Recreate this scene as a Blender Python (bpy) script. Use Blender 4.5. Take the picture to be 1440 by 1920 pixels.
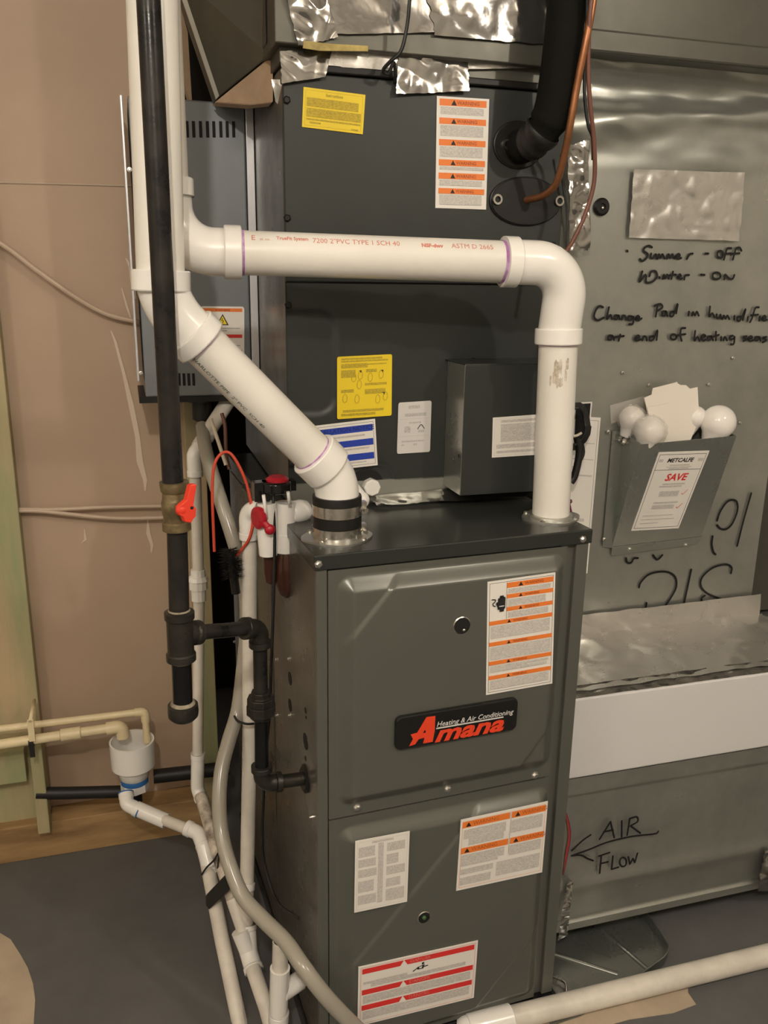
import bpy, bmesh, math, random
from mathutils import Vector, Matrix, noise
random.seed(7)
SC = bpy.context.scene
for o in list(bpy.data.objects): bpy.data.objects.remove(o)
COL = SC.collection
# ---------------------------------------------------------------- camera, world, lights, exposure
F_PX, CAM = 1600.0, Vector((-.2939, -1.1044, 1.2579))
YAW, PITCH, ROLL, DL = .3441, .2712, .0150, -.053          # DL: the ducts and the wall stand 3 degrees off the furnace
_fw = Vector((math.sin(YAW)*math.cos(PITCH), math.cos(YAW)*math.cos(PITCH), -math.sin(PITCH)))
_r = Vector((math.cos(YAW), -math.sin(YAW), 0)); _u = _r.cross(_fw)
RX = _r*math.cos(ROLL) + _u*math.sin(ROLL); UX = -_r*math.sin(ROLL) + _u*math.cos(ROLL)
cd = bpy.data.cameras.new('camera'); cam = bpy.data.objects.new('camera', cd); COL.objects.link(cam)
cd.sensor_fit = 'VERTICAL'; cd.sensor_height = 24; cd.lens = F_PX/1920*24; cd.clip_start = .02
M = Matrix((RX, UX, -_fw)).transposed().to_4x4(); M.translation = CAM; cam.matrix_world = M
SC.camera = cam
SC.view_settings.view_transform = 'Standard'; SC.view_settings.look = 'None'
SC.view_settings.gamma = 1; SC.view_settings.use_curve_mapping = False
SC.view_settings.exposure = 0.02
w = bpy.data.worlds.new('room_world'); SC.world = w; w.use_nodes = True
w.node_tree.nodes['Background'].inputs[0].default_value = (1, .88, .74, 1)
w.node_tree.nodes['Background'].inputs[1].default_value = .2
def lamp(name, loc, power, rad, col=(1, .91, .79)):
    l = bpy.data.lights.new(name, 'POINT'); l.energy = power; l.color = col; l.shadow_soft_size = rad
    o = bpy.data.objects.new(name, l); COL.objects.link(o); o.location = loc
lamp('ceiling_bulb_light', (-.48, -1.5, 1.98), 48, .03)
lamp('ceiling_bulb_light', (1.05, -1.55, 2.2), 30, .03)
lamp('fill_light', (-1.7, -1.3, 2.1), 24, .12)  # added fill lamp with no known source, lifts the pipe sides

# ---------------------------------------------------------------- helpers
def L(px, py, y=None, z=None, x=None, fr=0):
    """point where the sight line of pixel (px,py) meets the plane x=, y= or z= (frame 0 furnace, frame 1 ducts and wall)"""
    c = CAM.copy(); d = RX*((px-720)/F_PX) + UX*((960-py)/F_PX) + _fw
    if fr:
        q = Matrix.Rotation(-DL, 3, 'Z'); c = q @ c; d = q @ d
    k, v = (0, x) if x is not None else (1, y) if y is not None else (2, z)
    return c + d*((v-c[k])/d[k])
def W(v, fr): return Matrix.Rotation(DL, 3, 'Z') @ Vector(v) if fr else Vector(v)
ORG = {}; FR = {}
def props(o, label=None, cat=None, group=None, kind=None):
    if label: o['label'] = label
    if cat: o['category'] = cat
    if group: o['group'] = group
    if kind: o['kind'] = kind
    return o
def T(name, label, cat, loc, fr=0, group=None, kind=None):
    o = bpy.data.objects.new(name, None); COL.objects.link(o); o.empty_display_size = .03
    o.location = W(loc, fr); o.rotation_euler = (0, 0, DL if fr else 0)
    ORG[o.name] = Vector(loc); FR[o.name] = fr
    return props(o, label, cat, group, kind)
class MB:
    def __init__(s): s.v = []; s.f = []; s.m = []; s.s = []
    def add(s, vs, fs, mi=0, sm=False):
        b = len(s.v); s.v += [Vector(v) for v in vs]
        for f in fs: s.f.append([i+b for i in f]); s.m.append(mi); s.s.append(sm)
        return s
    def box(s, x0, x1, y0, y1, z0, z1, mi=0):
        v = [(x, y, z) for x in (x0, x1) for y in (y0, y1) for z in (z0, z1)]
        return s.add(v, [(0,1,3,2),(4,6,7,5),(0,4,5,1),(2,3,7,6),(0,2,6,4),(1,5,7,3)], mi)
    def prism(s, pts, vec, mi=0, sm=False):
        pts = [Vector(p) for p in pts]; n = len(pts); vec = Vector(vec)
        b = len(s.v); s.v += pts + [p+vec for p in pts]
        for f in [list(range(n)), list(range(2*n-1, n-1, -1))]: s.f.append([i+b for i in f]); s.m.append(mi); s.s.append(False)
        for i in range(n):
            j = (i+1) % n; s.f.append([b+i, b+i+n, b+j+n, b+j]); s.m.append(mi); s.s.append(sm)
        return s
    def tube(s, path, r, n=20, mi=0, cap=True, sm=True):
        path = [Vector(p) for p in path]; k = len(path)
        rs = r if isinstance(r, (list, tuple)) else [r]*k
        tans = []
        for i in range(k):
            t = (path[min(i+1, k-1)] - path[max(i-1, 0)])
            tans.append(t.normalized() if t.length > 1e-9 else Vector((0, 0, 1)))
        nrm = tans[0].orthogonal().normalized(); b = len(s.v)
        for i in range(k):
            nrm = (nrm - tans[i]*nrm.dot(tans[i])).normalized(); bn = tans[i].cross(nrm)
            for j in range(n):
                a = 2*math.pi*j/n; s.v.append(path[i] + (nrm*math.cos(a) + bn*math.sin(a))*rs[i])
        for i in range(k-1):
            for j in range(n):
                q = (j+1) % n; s.f.append([b+i*n+j, b+i*n+q, b+(i+1)*n+q, b+(i+1)*n+j]); s.m.append(mi); s.s.append(sm)
        if cap:
            s.f.append([b+j for j in range(n-1, -1, -1)]); s.m.append(mi); s.s.append(False)
            s.f.append([b+(k-1)*n+j for j in range(n)]); s.m.append(mi); s.s.append(False)
        return s
    def lathe(s, p, ax, prof, n=28, mi=0, sm=True, cap=True):
        """profile of (distance along the axis, radius) pairs"""
        p = Vector(p); ax = Vector(ax).normalized(); a1 = ax.orthogonal().normalized(); a2 = ax.cross(a1)
        b = len(s.v)
        for t, r in prof:
            for j in range(n):
                a = 2*math.pi*j/n; s.v.append(p + ax*t + (a1*math.cos(a) + a2*math.sin(a))*max(r, 1e-5))
        for i in range(len(prof)-1):
            flat = sm and not (abs(prof[i][0]-prof[i+1][0]) < 1e-6)
            for j in range(n):
                q = (j+1) % n; s.f.append([b+i*n+j, b+i*n+q, b+(i+1)*n+q, b+(i+1)*n+j]); s.m.append(mi); s.s.append(flat)
        if cap:
            s.f.append([b+j for j in range(n-1, -1, -1)]); s.m.append(mi); s.s.append(False)
            k = len(prof)-1; s.f.append([b+k*n+j for j in range(n)]); s.m.append(mi); s.s.append(False)
        return s
    def hub(s, p, ax, l, r, r0=None, mi=0, n=28, e=.0015):
        return s.lathe(p, ax, [(0, (r0 or r)), (0, r-e), (e, r), (l-e, r), (l, r-e), (l, (r0 or r)-e)], n, mi)
    def ball(s, c, r, sc=(1, 1, 1), n=20, mi=0):
        c = Vector(c); m = n//2; vs = []; fs = []
        for i in range(m+1):
            for j in range(n):
                t = math.pi*i/m; a = 2*math.pi*j/n
                vs.append(c + Vector((math.sin(t)*math.cos(a)*sc[0], math.sin(t)*math.sin(a)*sc[1], math.cos(t)*sc[2]))*r)
        for i in range(m):
            for j in range(n): fs.append((i*n+j, (i+1)*n+j, (i+1)*n+(j+1) % n, i*n+(j+1) % n))
        return s.add(vs, fs, mi, True)
    def grid(s, nu, nv, fn, mi=0, sm=True):
        vs = [fn(i/nu, j/nv) for j in range(nv+1) for i in range(nu+1)]
        fs = [(j*(nu+1)+i, j*(nu+1)+i+1, (j+1)*(nu+1)+i+1, (j+1)*(nu+1)+i) for j in range(nv) for i in range(nu)]
        return s.add(vs, fs, mi, sm)
    def text(s, st, fn, size, mi=0, bold=0, shear=0, align='CENTER', space=1, sx=1):
        c = bpy.data.curves.new('t', 'FONT'); c.body = st; c.size = size; c.offset = bold; c.shear = shear
        c.align_x = align; c.space_character = space; c.resolution_u = 2
        o = bpy.data.objects.new('t', c); COL.objects.link(o)
        me = bpy.data.meshes.new_from_object(o.evaluated_get(bpy.context.evaluated_depsgraph_get()))
        s.add([fn(v.co.x*sx, v.co.y) for v in me.vertices], [list(p.vertices) for p in me.polygons], mi)
        bpy.data.meshes.remove(me); bpy.data.objects.remove(o); bpy.data.curves.remove(c); return s
    def ribbon(s, pts, wd, n=Vector((0, -1, 0)), mi=0, lift=.0006):
        pts = smooth([Vector(p) for p in pts], 5) if len(pts) > 2 else [Vector(p) for p in pts]
        b = len(s.v); k = len(pts)
        for i in range(k):
            t = (pts[min(i+1, k-1)]-pts[max(i-1, 0)]).normalized(); q = n.cross(t).normalized()*wd/2
            s.v += [pts[i]+q+n*lift, pts[i]-q+n*lift]
        for i in range(k-1): s.f.append([b+2*i, b+2*i+1, b+2*i+3, b+2*i+2]); s.m.append(mi); s.s.append(False)
        for e in (pts[0], pts[-1]):
            a = n.orthogonal().normalized(); c = n.cross(a); bb = len(s.v)
            s.v += [e + n*lift + (a*math.cos(t*math.pi/4)+c*math.sin(t*math.pi/4))*wd/2 for t in range(8)]
            s.f.append([bb+i for i in range(8)]); s.m.append(mi); s.s.append(False)
        return s
    def build(s, name, mats, parent=None, bevel=0, label=None, org=None, kind=None):
        org = ORG[parent.name] if parent is not None else Vector(org or (0, 0, 0))
        me = bpy.data.meshes.new(name); me.from_pydata([v-org for v in s.v], [], s.f)
        for m in (mats if isinstance(mats, (list, tuple)) else [mats]): me.materials.append(MAT(m))
        for p, mi, sm in zip(me.polygons, s.m, s.s): p.material_index = mi; p.use_smooth = sm
        me.update(); bm = bmesh.new(); bm.from_mesh(me)
        if not getattr(s, 'sheet', False): bmesh.ops.recalc_face_normals(bm, faces=bm.faces)
        [setattr(e, 'smooth', False) for e in bm.edges if len(e.link_faces) == 2 and e.calc_face_angle(0) > .75]
        bm.to_mesh(me); bm.free()
        o = bpy.data.objects.new(name, me); COL.objects.link(o)
        if parent is not None: o.parent = parent
        ORG[o.name] = org
        if bevel:
            b = o.modifiers.new('bevel', 'BEVEL'); b.width = bevel; b.segments = 2; b.limit_method = 'ANGLE'; b.angle_limit = .7
        return props(o, label, None, None, kind)
    def solo(s, name, mats, label, cat, loc, fr=0, group=None, kind=None, bevel=0):
        o = s.build(name, mats, None, bevel, None, loc); o.location = W(loc, fr); o.rotation_euler = (0, 0, DL if fr else 0)
        return props(o, label, cat, group, kind)
def smooth(pts, n=8):
    pts = [Vector(p) for p in pts]
    P = [pts[0]*2-pts[1]] + pts + [pts[-1]*2-pts[-2]]; out = []
    for i in range(1, len(P)-2):
        a, b, c, d = P[i-1:i+3]
        for k in range(n):
            t = k/n; out.append(.5*((2*b)+(c-a)*t+(2*a-5*b+4*c-d)*t*t+(3*b-a-3*c+d)*t**3))
    return out+[pts[-1]]
def bend(p, q, s, rad, n=14):
    """arc that rounds the corner q between p and s; returns the points of the arc"""
    p, q, s = Vector(p), Vector(q), Vector(s); d1 = (p-q).normalized(); d2 = (s-q).normalized()
    h = d1.angle(d2)/2; t = rad/math.tan(h); a = q+d1*t; b = q+d2*t; c = q+(d1+d2).normalized()*(rad/math.sin(h))
    va, vb = a-c, b-c; th = va.angle(vb); out = []
    for i in range(n+1):
        k = i/n; out.append(c + (va*math.sin((1-k)*th)+vb*math.sin(k*th))/math.sin(th))
    return out
def copy_part(o, d):
    c = o.copy(); COL.objects.link(c); c.parent = o.parent; c.location = o.location + Vector(d)
    ORG[c.name] = ORG[o.name]; return c

# ---------------------------------------------------------------- materials
_M = {}
def mk(name, col, rough=.5, metal=0, var=0, vs=8, bump=0, bs=60, col2=None, trans=0, spec=.5, rvar=0, stretch=(1, 1, 1), coat=0, vor=0):
    m = bpy.data.materials.new(name); m.use_nodes = True; nt = m.node_tree; N = nt.nodes; K = nt.links; b = N['Principled BSDF']
    b.inputs['Base Color'].default_value = (*col, 1); b.inputs['Roughness'].default_value = rough; b.inputs['Metallic'].default_value = metal
    b.inputs['Specular IOR Level'].default_value = spec; b.inputs['Transmission Weight'].default_value = trans; b.inputs['Coat Weight'].default_value = coat
    if var or bump or rvar or vor:
        tc = N.new('ShaderNodeTexCoord'); mp = N.new('ShaderNodeMapping'); mp.inputs['Scale'].default_value = stretch
        K.new(tc.outputs['Object'], mp.inputs[0])
    if var or rvar:
        n = N.new('ShaderNodeTexNoise'); n.inputs['Scale'].default_value = vs; n.inputs['Detail'].default_value = 6; n.inputs['Roughness'].default_value = .6
        K.new(mp.outputs[0], n.inputs['Vector'])
        if var:
            mx = N.new('ShaderNodeMix'); mx.data_type = 'RGBA'; c2 = col2 or tuple(c*(1-var) for c in col)
            mx.inputs['A'].default_value = (*col, 1); mx.inputs['B'].default_value = (*c2, 1)
            rr = N.new('ShaderNodeMapRange'); rr.inputs['From Min'].default_value = .38; rr.inputs['From Max'].default_value = .64
            K.new(n.outputs['Fac'], rr.inputs['Value']); K.new(rr.outputs[0], mx.inputs['Factor']); K.new(mx.outputs['Result'], b.inputs['Base Color'])
        if rvar:
            r2 = N.new('ShaderNodeMapRange'); r2.inputs['From Min'].default_value = .3; r2.inputs['From Max'].default_value = .7
            r2.inputs['To Min'].default_value = max(.03, rough-rvar); r2.inputs['To Max'].default_value = min(1, rough+rvar)
            K.new(n.outputs['Fac'], r2.inputs['Value']); K.new(r2.outputs[0], b.inputs['Roughness'])
    if bump or vor:
        bp = N.new('ShaderNodeBump'); bp.inputs['Distance'].default_value = .01; bp.inputs['Strength'].default_value = bump or vor
        if vor:
            n2 = N.new('ShaderNodeTexVoronoi'); n2.inputs['Scale'].default_value = bs; out = n2.outputs['Distance']
        else:
            n2 = N.new('ShaderNodeTexNoise'); n2.inputs['Scale'].default_value = bs; n2.inputs['Detail'].default_value = 3; out = n2.outputs['Fac']
        K.new(mp.outputs[0], n2.inputs['Vector']); K.new(out, bp.inputs['Height']); K.new(bp.outputs[0], b.inputs['Normal'])
    _M[name] = m; return m
def MAT(n): return _M[n]
mk('pvc', (.80, .77, .71), .28, var=.05, vs=10, coat=.15)
mk('pvc_fitting', (.86, .84, .80), .22, coat=.3)
mk('pvc_small', (.76, .71, .63), .4, var=.18, vs=14)
mk('pvc_stained', (.72, .64, .54), .5, var=.9, vs=26, col2=(.10, .07, .05))
mk('cpvc', (.78, .66, .42), .4, var=.1, vs=20)
mk('primer', (.33, .10, .36), .5, var=.5, vs=60, col2=(.60, .40, .62))
mk('pipe_print', (.62, .22, .16), .6)
mk('print_green', (.10, .12, .09), .6)
mk('old_tape', (.42, .36, .28), .8, var=.5, vs=120, col2=(.7, .64, .54))
mk('black_iron', (.011, .0105, .010), .33, 0, var=.4, vs=20, bump=.03, bs=200, col2=(.028, .025, .022), rvar=.12, spec=.22)
mk('black_paint', (.005, .005, .006), .16, rvar=.1, vs=14)
mk('malleable_iron', (.060, .056, .048), .34, .65, bump=.12, bs=350, var=.3, vs=30)
mk('thread_sealant', (.34, .29, .21), .7, var=.5, vs=60, bump=.3, bs=200)
mk('brass', (.25, .19, .10), .42, .6, var=.5, vs=40, bump=.1, bs=150)
mk('steel', (.62, .60, .56), .22, 1, rvar=.12, vs=60)
mk('screw_steel', (.72, .70, .66), .28, 1)
mk('red_plastic', (.72, .045, .02), .4)
mk('dark_red_plastic', (.42, .01, .025), .35)
mk('red_rubber', (.62, .07, .035), .45)
mk('rubber', (.006, .0055, .005), .42, var=.3, vs=30, col2=(.011, .010, .009), spec=.35)
mk('foam', (.007, .007, .006), .8, spec=.1, bump=.12, bs=120)
mk('furnace_grey', (.118, .120, .104), .29, .2, bump=.012, bs=500, var=.05, vs=5, rvar=.015)
mk('furnace_side', (.12, .110, .092), .30, .25, var=.35, vs=5, bump=.03, bs=6, rvar=.1)
mk('furnace_dark', (.034, .037, .033), .24, .2, bump=.02, bs=400, rvar=.03, vs=10)
mk('coil_grey', (.030, .034, .032), .42, .15, bump=.012, bs=500, var=.18, vs=5, rvar=.06)
mk('coil_side', (.20, .195, .18), .33, .7, var=.3, vs=6, rvar=.1)
mk('humid_grey', (.185, .20, .215), .42, .3, bump=.01, bs=400)
mk('humid_trim', (.60, .60, .63), .35, .4)
mk('galv', (.475, .485, .445), .36, .78, var=.25, vs=5, rvar=.12, bump=.012, bs=4)
mk('galv_pocket', (.42, .44, .41), .30, .80, var=.15, vs=6, rvar=.08)
mk('galv_shaded', (.135, .132, .112), .45, .7, var=.25, vs=4, rvar=.12, bump=.03, bs=5)  # galvanised colour darkened to carry the trunk duct's shade
mk('galv_flat', (.56, .56, .52), .32, .9, var=.15, vs=6, rvar=.1)
mk('foil', (.42, .41, .39), .13, .92, bump=.10, bs=26, var=.06, vs=9, rvar=.07)
mk('foil_soft', (.70, .68, .64), .27, .75, var=.14, vs=6, bump=.07, bs=14, rvar=.1)
mk('white_panel', (.70, .69, .69), .4, bump=.01, bs=300)
mk('paper', (.80, .77, .72), .55)
mk('paper_grey', (.62, .60, .58), .5)
mk('card', (.84, .78, .70), .7)
mk('print_grey', (.66, .63, .59), .6, var=.32, vs=380, col2=(.45, .43, .40), stretch=(1, 1, 2.2))
mk('print_on_grey', (.54, .52, .50), .6, var=.3, vs=300)
mk('ink', (.015, .014, .014), .6)
mk('marker', (.008, .008, .009), .35)
mk('orange', (.82, .21, .035), .5)
mk('orange_dark', (.50, .10, .02), .5, var=.4, vs=350)
mk('red_ink', (.70, .035, .03), .5)
mk('red_ink_light', (.75, .25, .22), .5, var=.5, vs=350, col2=(.70, .06, .05))
mk('blue_ink', (.015, .05, .40), .5)
mk('blue_ink_dark', (.008, .02, .20), .5)
mk('yellow', (.83, .62, .02), .5)
mk('yellow_print', (.60, .44, .02), .6, var=.5, vs=320, col2=(.38, .28, .02), stretch=(1, 1, 2))
mk('amana_red', (.80, .06, .02), .4)
mk('badge_black', (.010, .010, .010), .18)
mk('chrome_print', (.75, .75, .73), .2, 1)
mk('hole', (.004, .004, .004), .8)
mk('copper', (.38, .16, .07), .38, .65, var=.3, vs=20)
mk('brown_wire', (.16, .065, .045), .5)
mk('wall_board', (.46, .335, .24), .62, var=.09, vs=2.5, bump=.02, bs=9)
mk('wall_streak', (.66, .54, .44), .6)
mk('seam', (.50, .40, .31), .5)
mk('beige_cable', (.52, .40, .30), .55)
mk('stud_wood', (.50, .38, .23), .7, var=.5, vs=1.6, col2=(.30, .33, .17), stretch=(6, 6, 1), bump=.06, bs=40)
mk('lumber', (.42, .27, .12), .7, var=.5, vs=4, col2=(.24, .14, .06), stretch=(1, 6, 6), bump=.05, bs=30)
mk('pale_wood', (.52, .37, .25), .7, var=.3, vs=8)
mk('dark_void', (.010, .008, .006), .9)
mk('plain_wall', (.68, .645, .575), .8)
mk('ceiling_white', (.72, .66, .58), .85)
mk('floor_paint', (.125, .124, .122), .5, var=.14, vs=7, rvar=.1, bump=.01, bs=60)
mk('bare_concrete', (.52, .42, .31), .8, var=.2, vs=9)
mk('black_tape', (.010, .010, .010), .5)
mk('velcro', (.015, .014, .011), .9, bump=.2, bs=400)
mk('purple_wire', (.16, .02, .06), .4)
mk('red_wire', (.5, .04, .03), .4)
mk('yellow_wire', (.6, .45, .05), .4)
mk('white_wire', (.7, .66, .6), .4)
mk('bulb_white', (.88, .84, .80), .07, coat=.5)
mk('blue_primer', (.03, .15, .42), .5)
mk('tin_dark', (.26, .27, .25), .3, .75, rvar=.1, vs=6)
mk('pale_plastic', (.62, .55, .44), .5)
mk('yellow_stain', (.55, .42, .12), .5, var=.5, vs=30)
def clear(name, col, rough, alpha):
    m = mk(name, col, rough); b = m.node_tree.nodes['Principled BSDF']; b.inputs['Alpha'].default_value = alpha
clear('hose_clear', (.40, .37, .31), .20, .85)
clear('blister', (.85, .80, .74), .06, .32)
clear('trap_brown', (.06, .022, .014), .12, .93)

# ---------------------------------------------------------------- stickers and marks
class Sticker:
    def __init__(s, cs, n=(0, -1, 0), base='paper', rad=0, lift=.0008):
        s.c = [Vector(c) for c in cs]; s.n = Vector(n).normalized(); s.mb = MB(); s.mats = [base]; s.lift = lift
        s.W = ((s.c[1]-s.c[0]).length+(s.c[2]-s.c[3]).length)/2; s.H = ((s.c[3]-s.c[0]).length+(s.c[2]-s.c[1]).length)/2
        if rad:
            pts = []
            for cx, cy, a0 in ((rad, rad, 180), (1-rad, rad, 270), (1-rad, 1-rad, 0), (rad, 1-rad, 90)):
                for k in range(5):
                    a = math.radians(a0+k*22.5); pts.append(s.P(cx+rad*math.cos(a), cy+rad*math.sin(a), lift))
        else: pts = [s.P(u, v, lift) for u, v in ((0, 0), (1, 0), (1, 1), (0, 1))]
        s.mb.prism(pts, s.n*-(lift+.0004), 0); s.k = 0
    def P(s, u, v, h=0): return (s.c[0]*(1-u)+s.c[1]*u)*(1-v)+(s.c[3]*(1-u)+s.c[2]*u)*v + s.n*h
    def mi(s, m):
        if m not in s.mats: s.mats.append(m)
        return s.mats.index(m)
    def h(s): s.k += 1; return s.lift+.00012+.00003*s.k
    def r(s, u0, v0, u1, v1, m):
        h = s.h(); s.mb.add([s.P(*q, h) for q in ((u0, v0), (u1, v0), (u1, v1), (u0, v1))], [(0, 1, 2, 3)], s.mi(m)); return s
    def p(s, pts, m):
        h = s.h(); s.mb.add([s.P(*q, h) for q in pts], [list(range(len(pts)))], s.mi(m)); return s
    def line(s, pts, wd, m):
        s.mb.ribbon([s.P(*q) for q in pts], wd, s.n, s.mi(m), s.h()); return s
    def frame(s, u, v, wd, m):
        for a, b in (((u, v), (1-u, v)), ((1-u, v), (1-u, 1-v)), ((1-u, 1-v), (u, 1-v)), ((u, 1-v), (u, v))): s.line([a, b], wd, m)
        return s
    def t(s, st, u, v, hf, m, bold=0, shear=0, align='CENTER', sx=1):
        h = s.h(); s.mb.text(st, lambda x, y: s.P(u+x/s.W, v-y/s.H, h), hf*s.H/.70, s.mi(m), bold, shear, align, 1, sx); return s
    def tri(s, u, v, sz, m):
        a = sz*s.H/s.W; return s.p([(u-a*.6, v+sz*.5), (u+a*.6, v+sz*.5), (u, v-sz*.5)], m)
    def done(s, name, parent, label=None): return s.mb.build(name, s.mats, parent, label=label)
def pxs(pts, y, fr=0): return [L(*p, y=y, fr=fr) for p in pts]
def foil_sheet(name, parent, pts, y, amp=.004, seed=0, n=36, mat='foil', fr=1, off=.004, sc=22, lab=None, edge=.03):
    """crinkled foil tape stuck over four corners TL TR BR BL"""
    c = pxs(pts, y, fr) if len(pts[0]) == 2 else [Vector(p) for p in pts]
    nn = (c[1]-c[0]).cross(c[3]-c[0]).normalized()
    if nn.y > 0 or (abs(nn.y) < .3 and nn.z < 0): nn = -nn
    asp = (c[3]-c[0]).length/(c[1]-c[0]).length; nv = max(6, int(n*asp)); mb = MB(); mb.sheet = True
    def fn(u, v):
        ed = min(u, 1-u, v*1.0, 1-v); jit = (noise.noise(Vector((u*9, v*9, seed)))*edge)*(1 if ed < .01 else 0)
        uu = u+jit; vv = v+jit*.8
        p = (c[0]*(1-uu)+c[1]*uu)*(1-vv)+(c[3]*(1-uu)+c[2]*uu)*vv
        q = Vector((p.x*sc+seed*3, p.y*sc, p.z*sc)); k = abs(noise.noise(q))*1.3+abs(noise.noise(q*2.7))*.55+noise.noise(q*.5)*.6
        return p+nn*(off+amp*k)
    mb.grid(n, nv, fn)
    return mb.build(name, mat, parent, label=lab)
# ---------------------------------------------------------------- setting
FZ = -.05
def struct(name, mb, mat, bevel=0, fr=1):
    return mb.solo(name, mat, None, None, (0, 0, 0), fr, kind='structure', bevel=bevel)
struct('floor', MB().box(-2.6, 3.2, -3.2, 1.6, FZ-.1, FZ), 'floor_paint')
struct('wall_back', MB().box(-2.5, -.128, .78, .80, FZ, 2.35), 'wall_board')
struct('wall_rear', MB().box(-.128, 3.1, 1.45, 1.5, FZ, 2.35), 'dark_void')  # coloured near black for the unlit recess behind the furnace
struct('wall_left', MB().box(-2.55, -2.5, -3.1, 1.5, FZ, 2.35), 'plain_wall')
struct('wall_right', MB().box(3.05, 3.1, -3.1, 1.5, FZ, 2.35), 'plain_wall')
struct('wall_front', MB().box(-2.5, 3.1, -3.1, -3.05, FZ, 2.35), 'plain_wall')
struct('ceiling', MB().box(-2.5, 3.1, -3.1, 1.5, 2.35, 2.4), 'ceiling_white')
# bare concrete where the grey floor paint ends
mb = MB()
pts = pxs([(0, 0)], 0)
a = [L(*q, z=FZ) for q in ((-60, 1748), (0, 1750), (20, 1762), (38, 1790), (52, 1815), (62, 1845), (66, 1875), (63, 1925), (60, 1990), (-80, 1990))]
mb.prism([p+Vector((0, 0, .0012)) for p in a], (0, 0, -.002))
a = [L(*q, z=FZ) for q in ((1075, 1888), (1165, 1868), (1290, 1842), (1290, 1862), (1305, 1884), (1262, 1900), (1180, 1912), (1060, 1945), (980, 1960), (985, 1930))]
mb.prism([p+Vector((0, 0, .0012)) for p in a], (0, 0, -.002))
struct('trim_1', mb, 'bare_concrete', fr=0)
# sheet seam, adhesive streaks on the board
mb = MB(); yb = .779
mb.tube([L(-200, 334, y=yb, fr=1), L(0, 342, y=yb, fr=1), L(120, 345, y=yb, fr=1), L(300, 350, y=yb, fr=1)], .0022, 8)
struct('trim_2', mb, 'seam')
mb = MB()
for pl in ([(208, 620, 2), (216, 640, 5), (232, 700, 6), (246, 760, 10), (258, 820, 9), (262, 865, 12), (272, 900, 8), (272, 920, 2)],
           [(228, 540, 1.5), (238, 575, 4), (250, 612, 1)], [(158, 992, 1), (160, 1012, 5), (153, 1018, 1)],
           [(277, 975, 2), (278, 1000, 8), (285, 1022, 6), (284, 1036, 2)], [(236, 484, 2), (245, 500, 8), (250, 540, 8), (255, 560, 3)]):
    lf = [L(x-wd/2, y_, y=yb, fr=1) for x, y_, wd in pl]; rt = [L(x+wd/2, y_, y=yb, fr=1) for x, y_, wd in pl]
    mb.prism([p+Vector((0, -.0006, 0)) for p in lf+rt[::-1]], (0, .002, 0))
struct('trim_3', mb, 'wall_streak')
# timber along the wall
mb = MB(); mb.box(-.70, -.474, .742, .779, FZ, 2.0); struct('trim_4', mb, 'stud_wood', .002)
mb = MB(); mb.box(-1.0, -.125, .715, .779, FZ, .040); struct('baseboard_back', mb, 'lumber', .002)
mb = MB(); mb.box(-.128, -.085, .74, .83, FZ, 1.0); struct('trim_5', mb, 'stud_wood', .002)
mb = MB(); qa = L(20, 1408, y=.70, fr=1); qb = L(20, 1470, y=.70, fr=1); mb.box(-1.0, L(48, 1440, y=.70, fr=1).x, .70, .741, qb.z, qa.z); struct('trim_6', mb, 'stud_wood', .002)
mb = MB(); qa = L(50, 1400, y=.678, fr=1); qb = L(93, 1562, y=.678, fr=1); mb.box(qa.x+.004, qb.x+.002, .678, .714, qb.z, qa.z); struct('trim_7', mb, 'stud_wood', .002)

# ---------------------------------------------------------------- gas furnace
WF, HF, SEAM = .4445, .876, .4455
fur = T('furnace', 'tall dark grey gas furnace cabinet with two embossed doors and red lettered badge', 'furnace', (WF/2, 0, FZ))
mb = MB(); mb.box(0, WF, .004, .72, FZ+.03, .854, 0)
mb.m[0] = 1     # left side face
cab = mb.build('cabinet', ['furnace_grey', 'furnace_side'], fur, .0015)
mb = MB()
mb.box(0, .0165, -.004, .006, FZ+.035, .856); mb.box(WF-.022, WF, -.004, .006, FZ+.035, .856)
mb.box(WF-.048, WF-.038, -.003, .006, FZ+.035, .856)
mb.build('corner_flange', 'furnace_grey', fur, .0012)
mb = MB(); mb.box(-.003, WF+.004, -.007, .72, .855, .878); mb.build('top_panel', 'furnace_dark', fur, .002)
mb = MB(); mb.box(-.004, WF+.006, -.012, .72, FZ, FZ+.034); mb.build('base_rail', 'black_paint', fur, .002)
def sst(t): t = max(0, min(1, t)); return (t*t*(3-2*t)*.22+t*.78)
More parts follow.
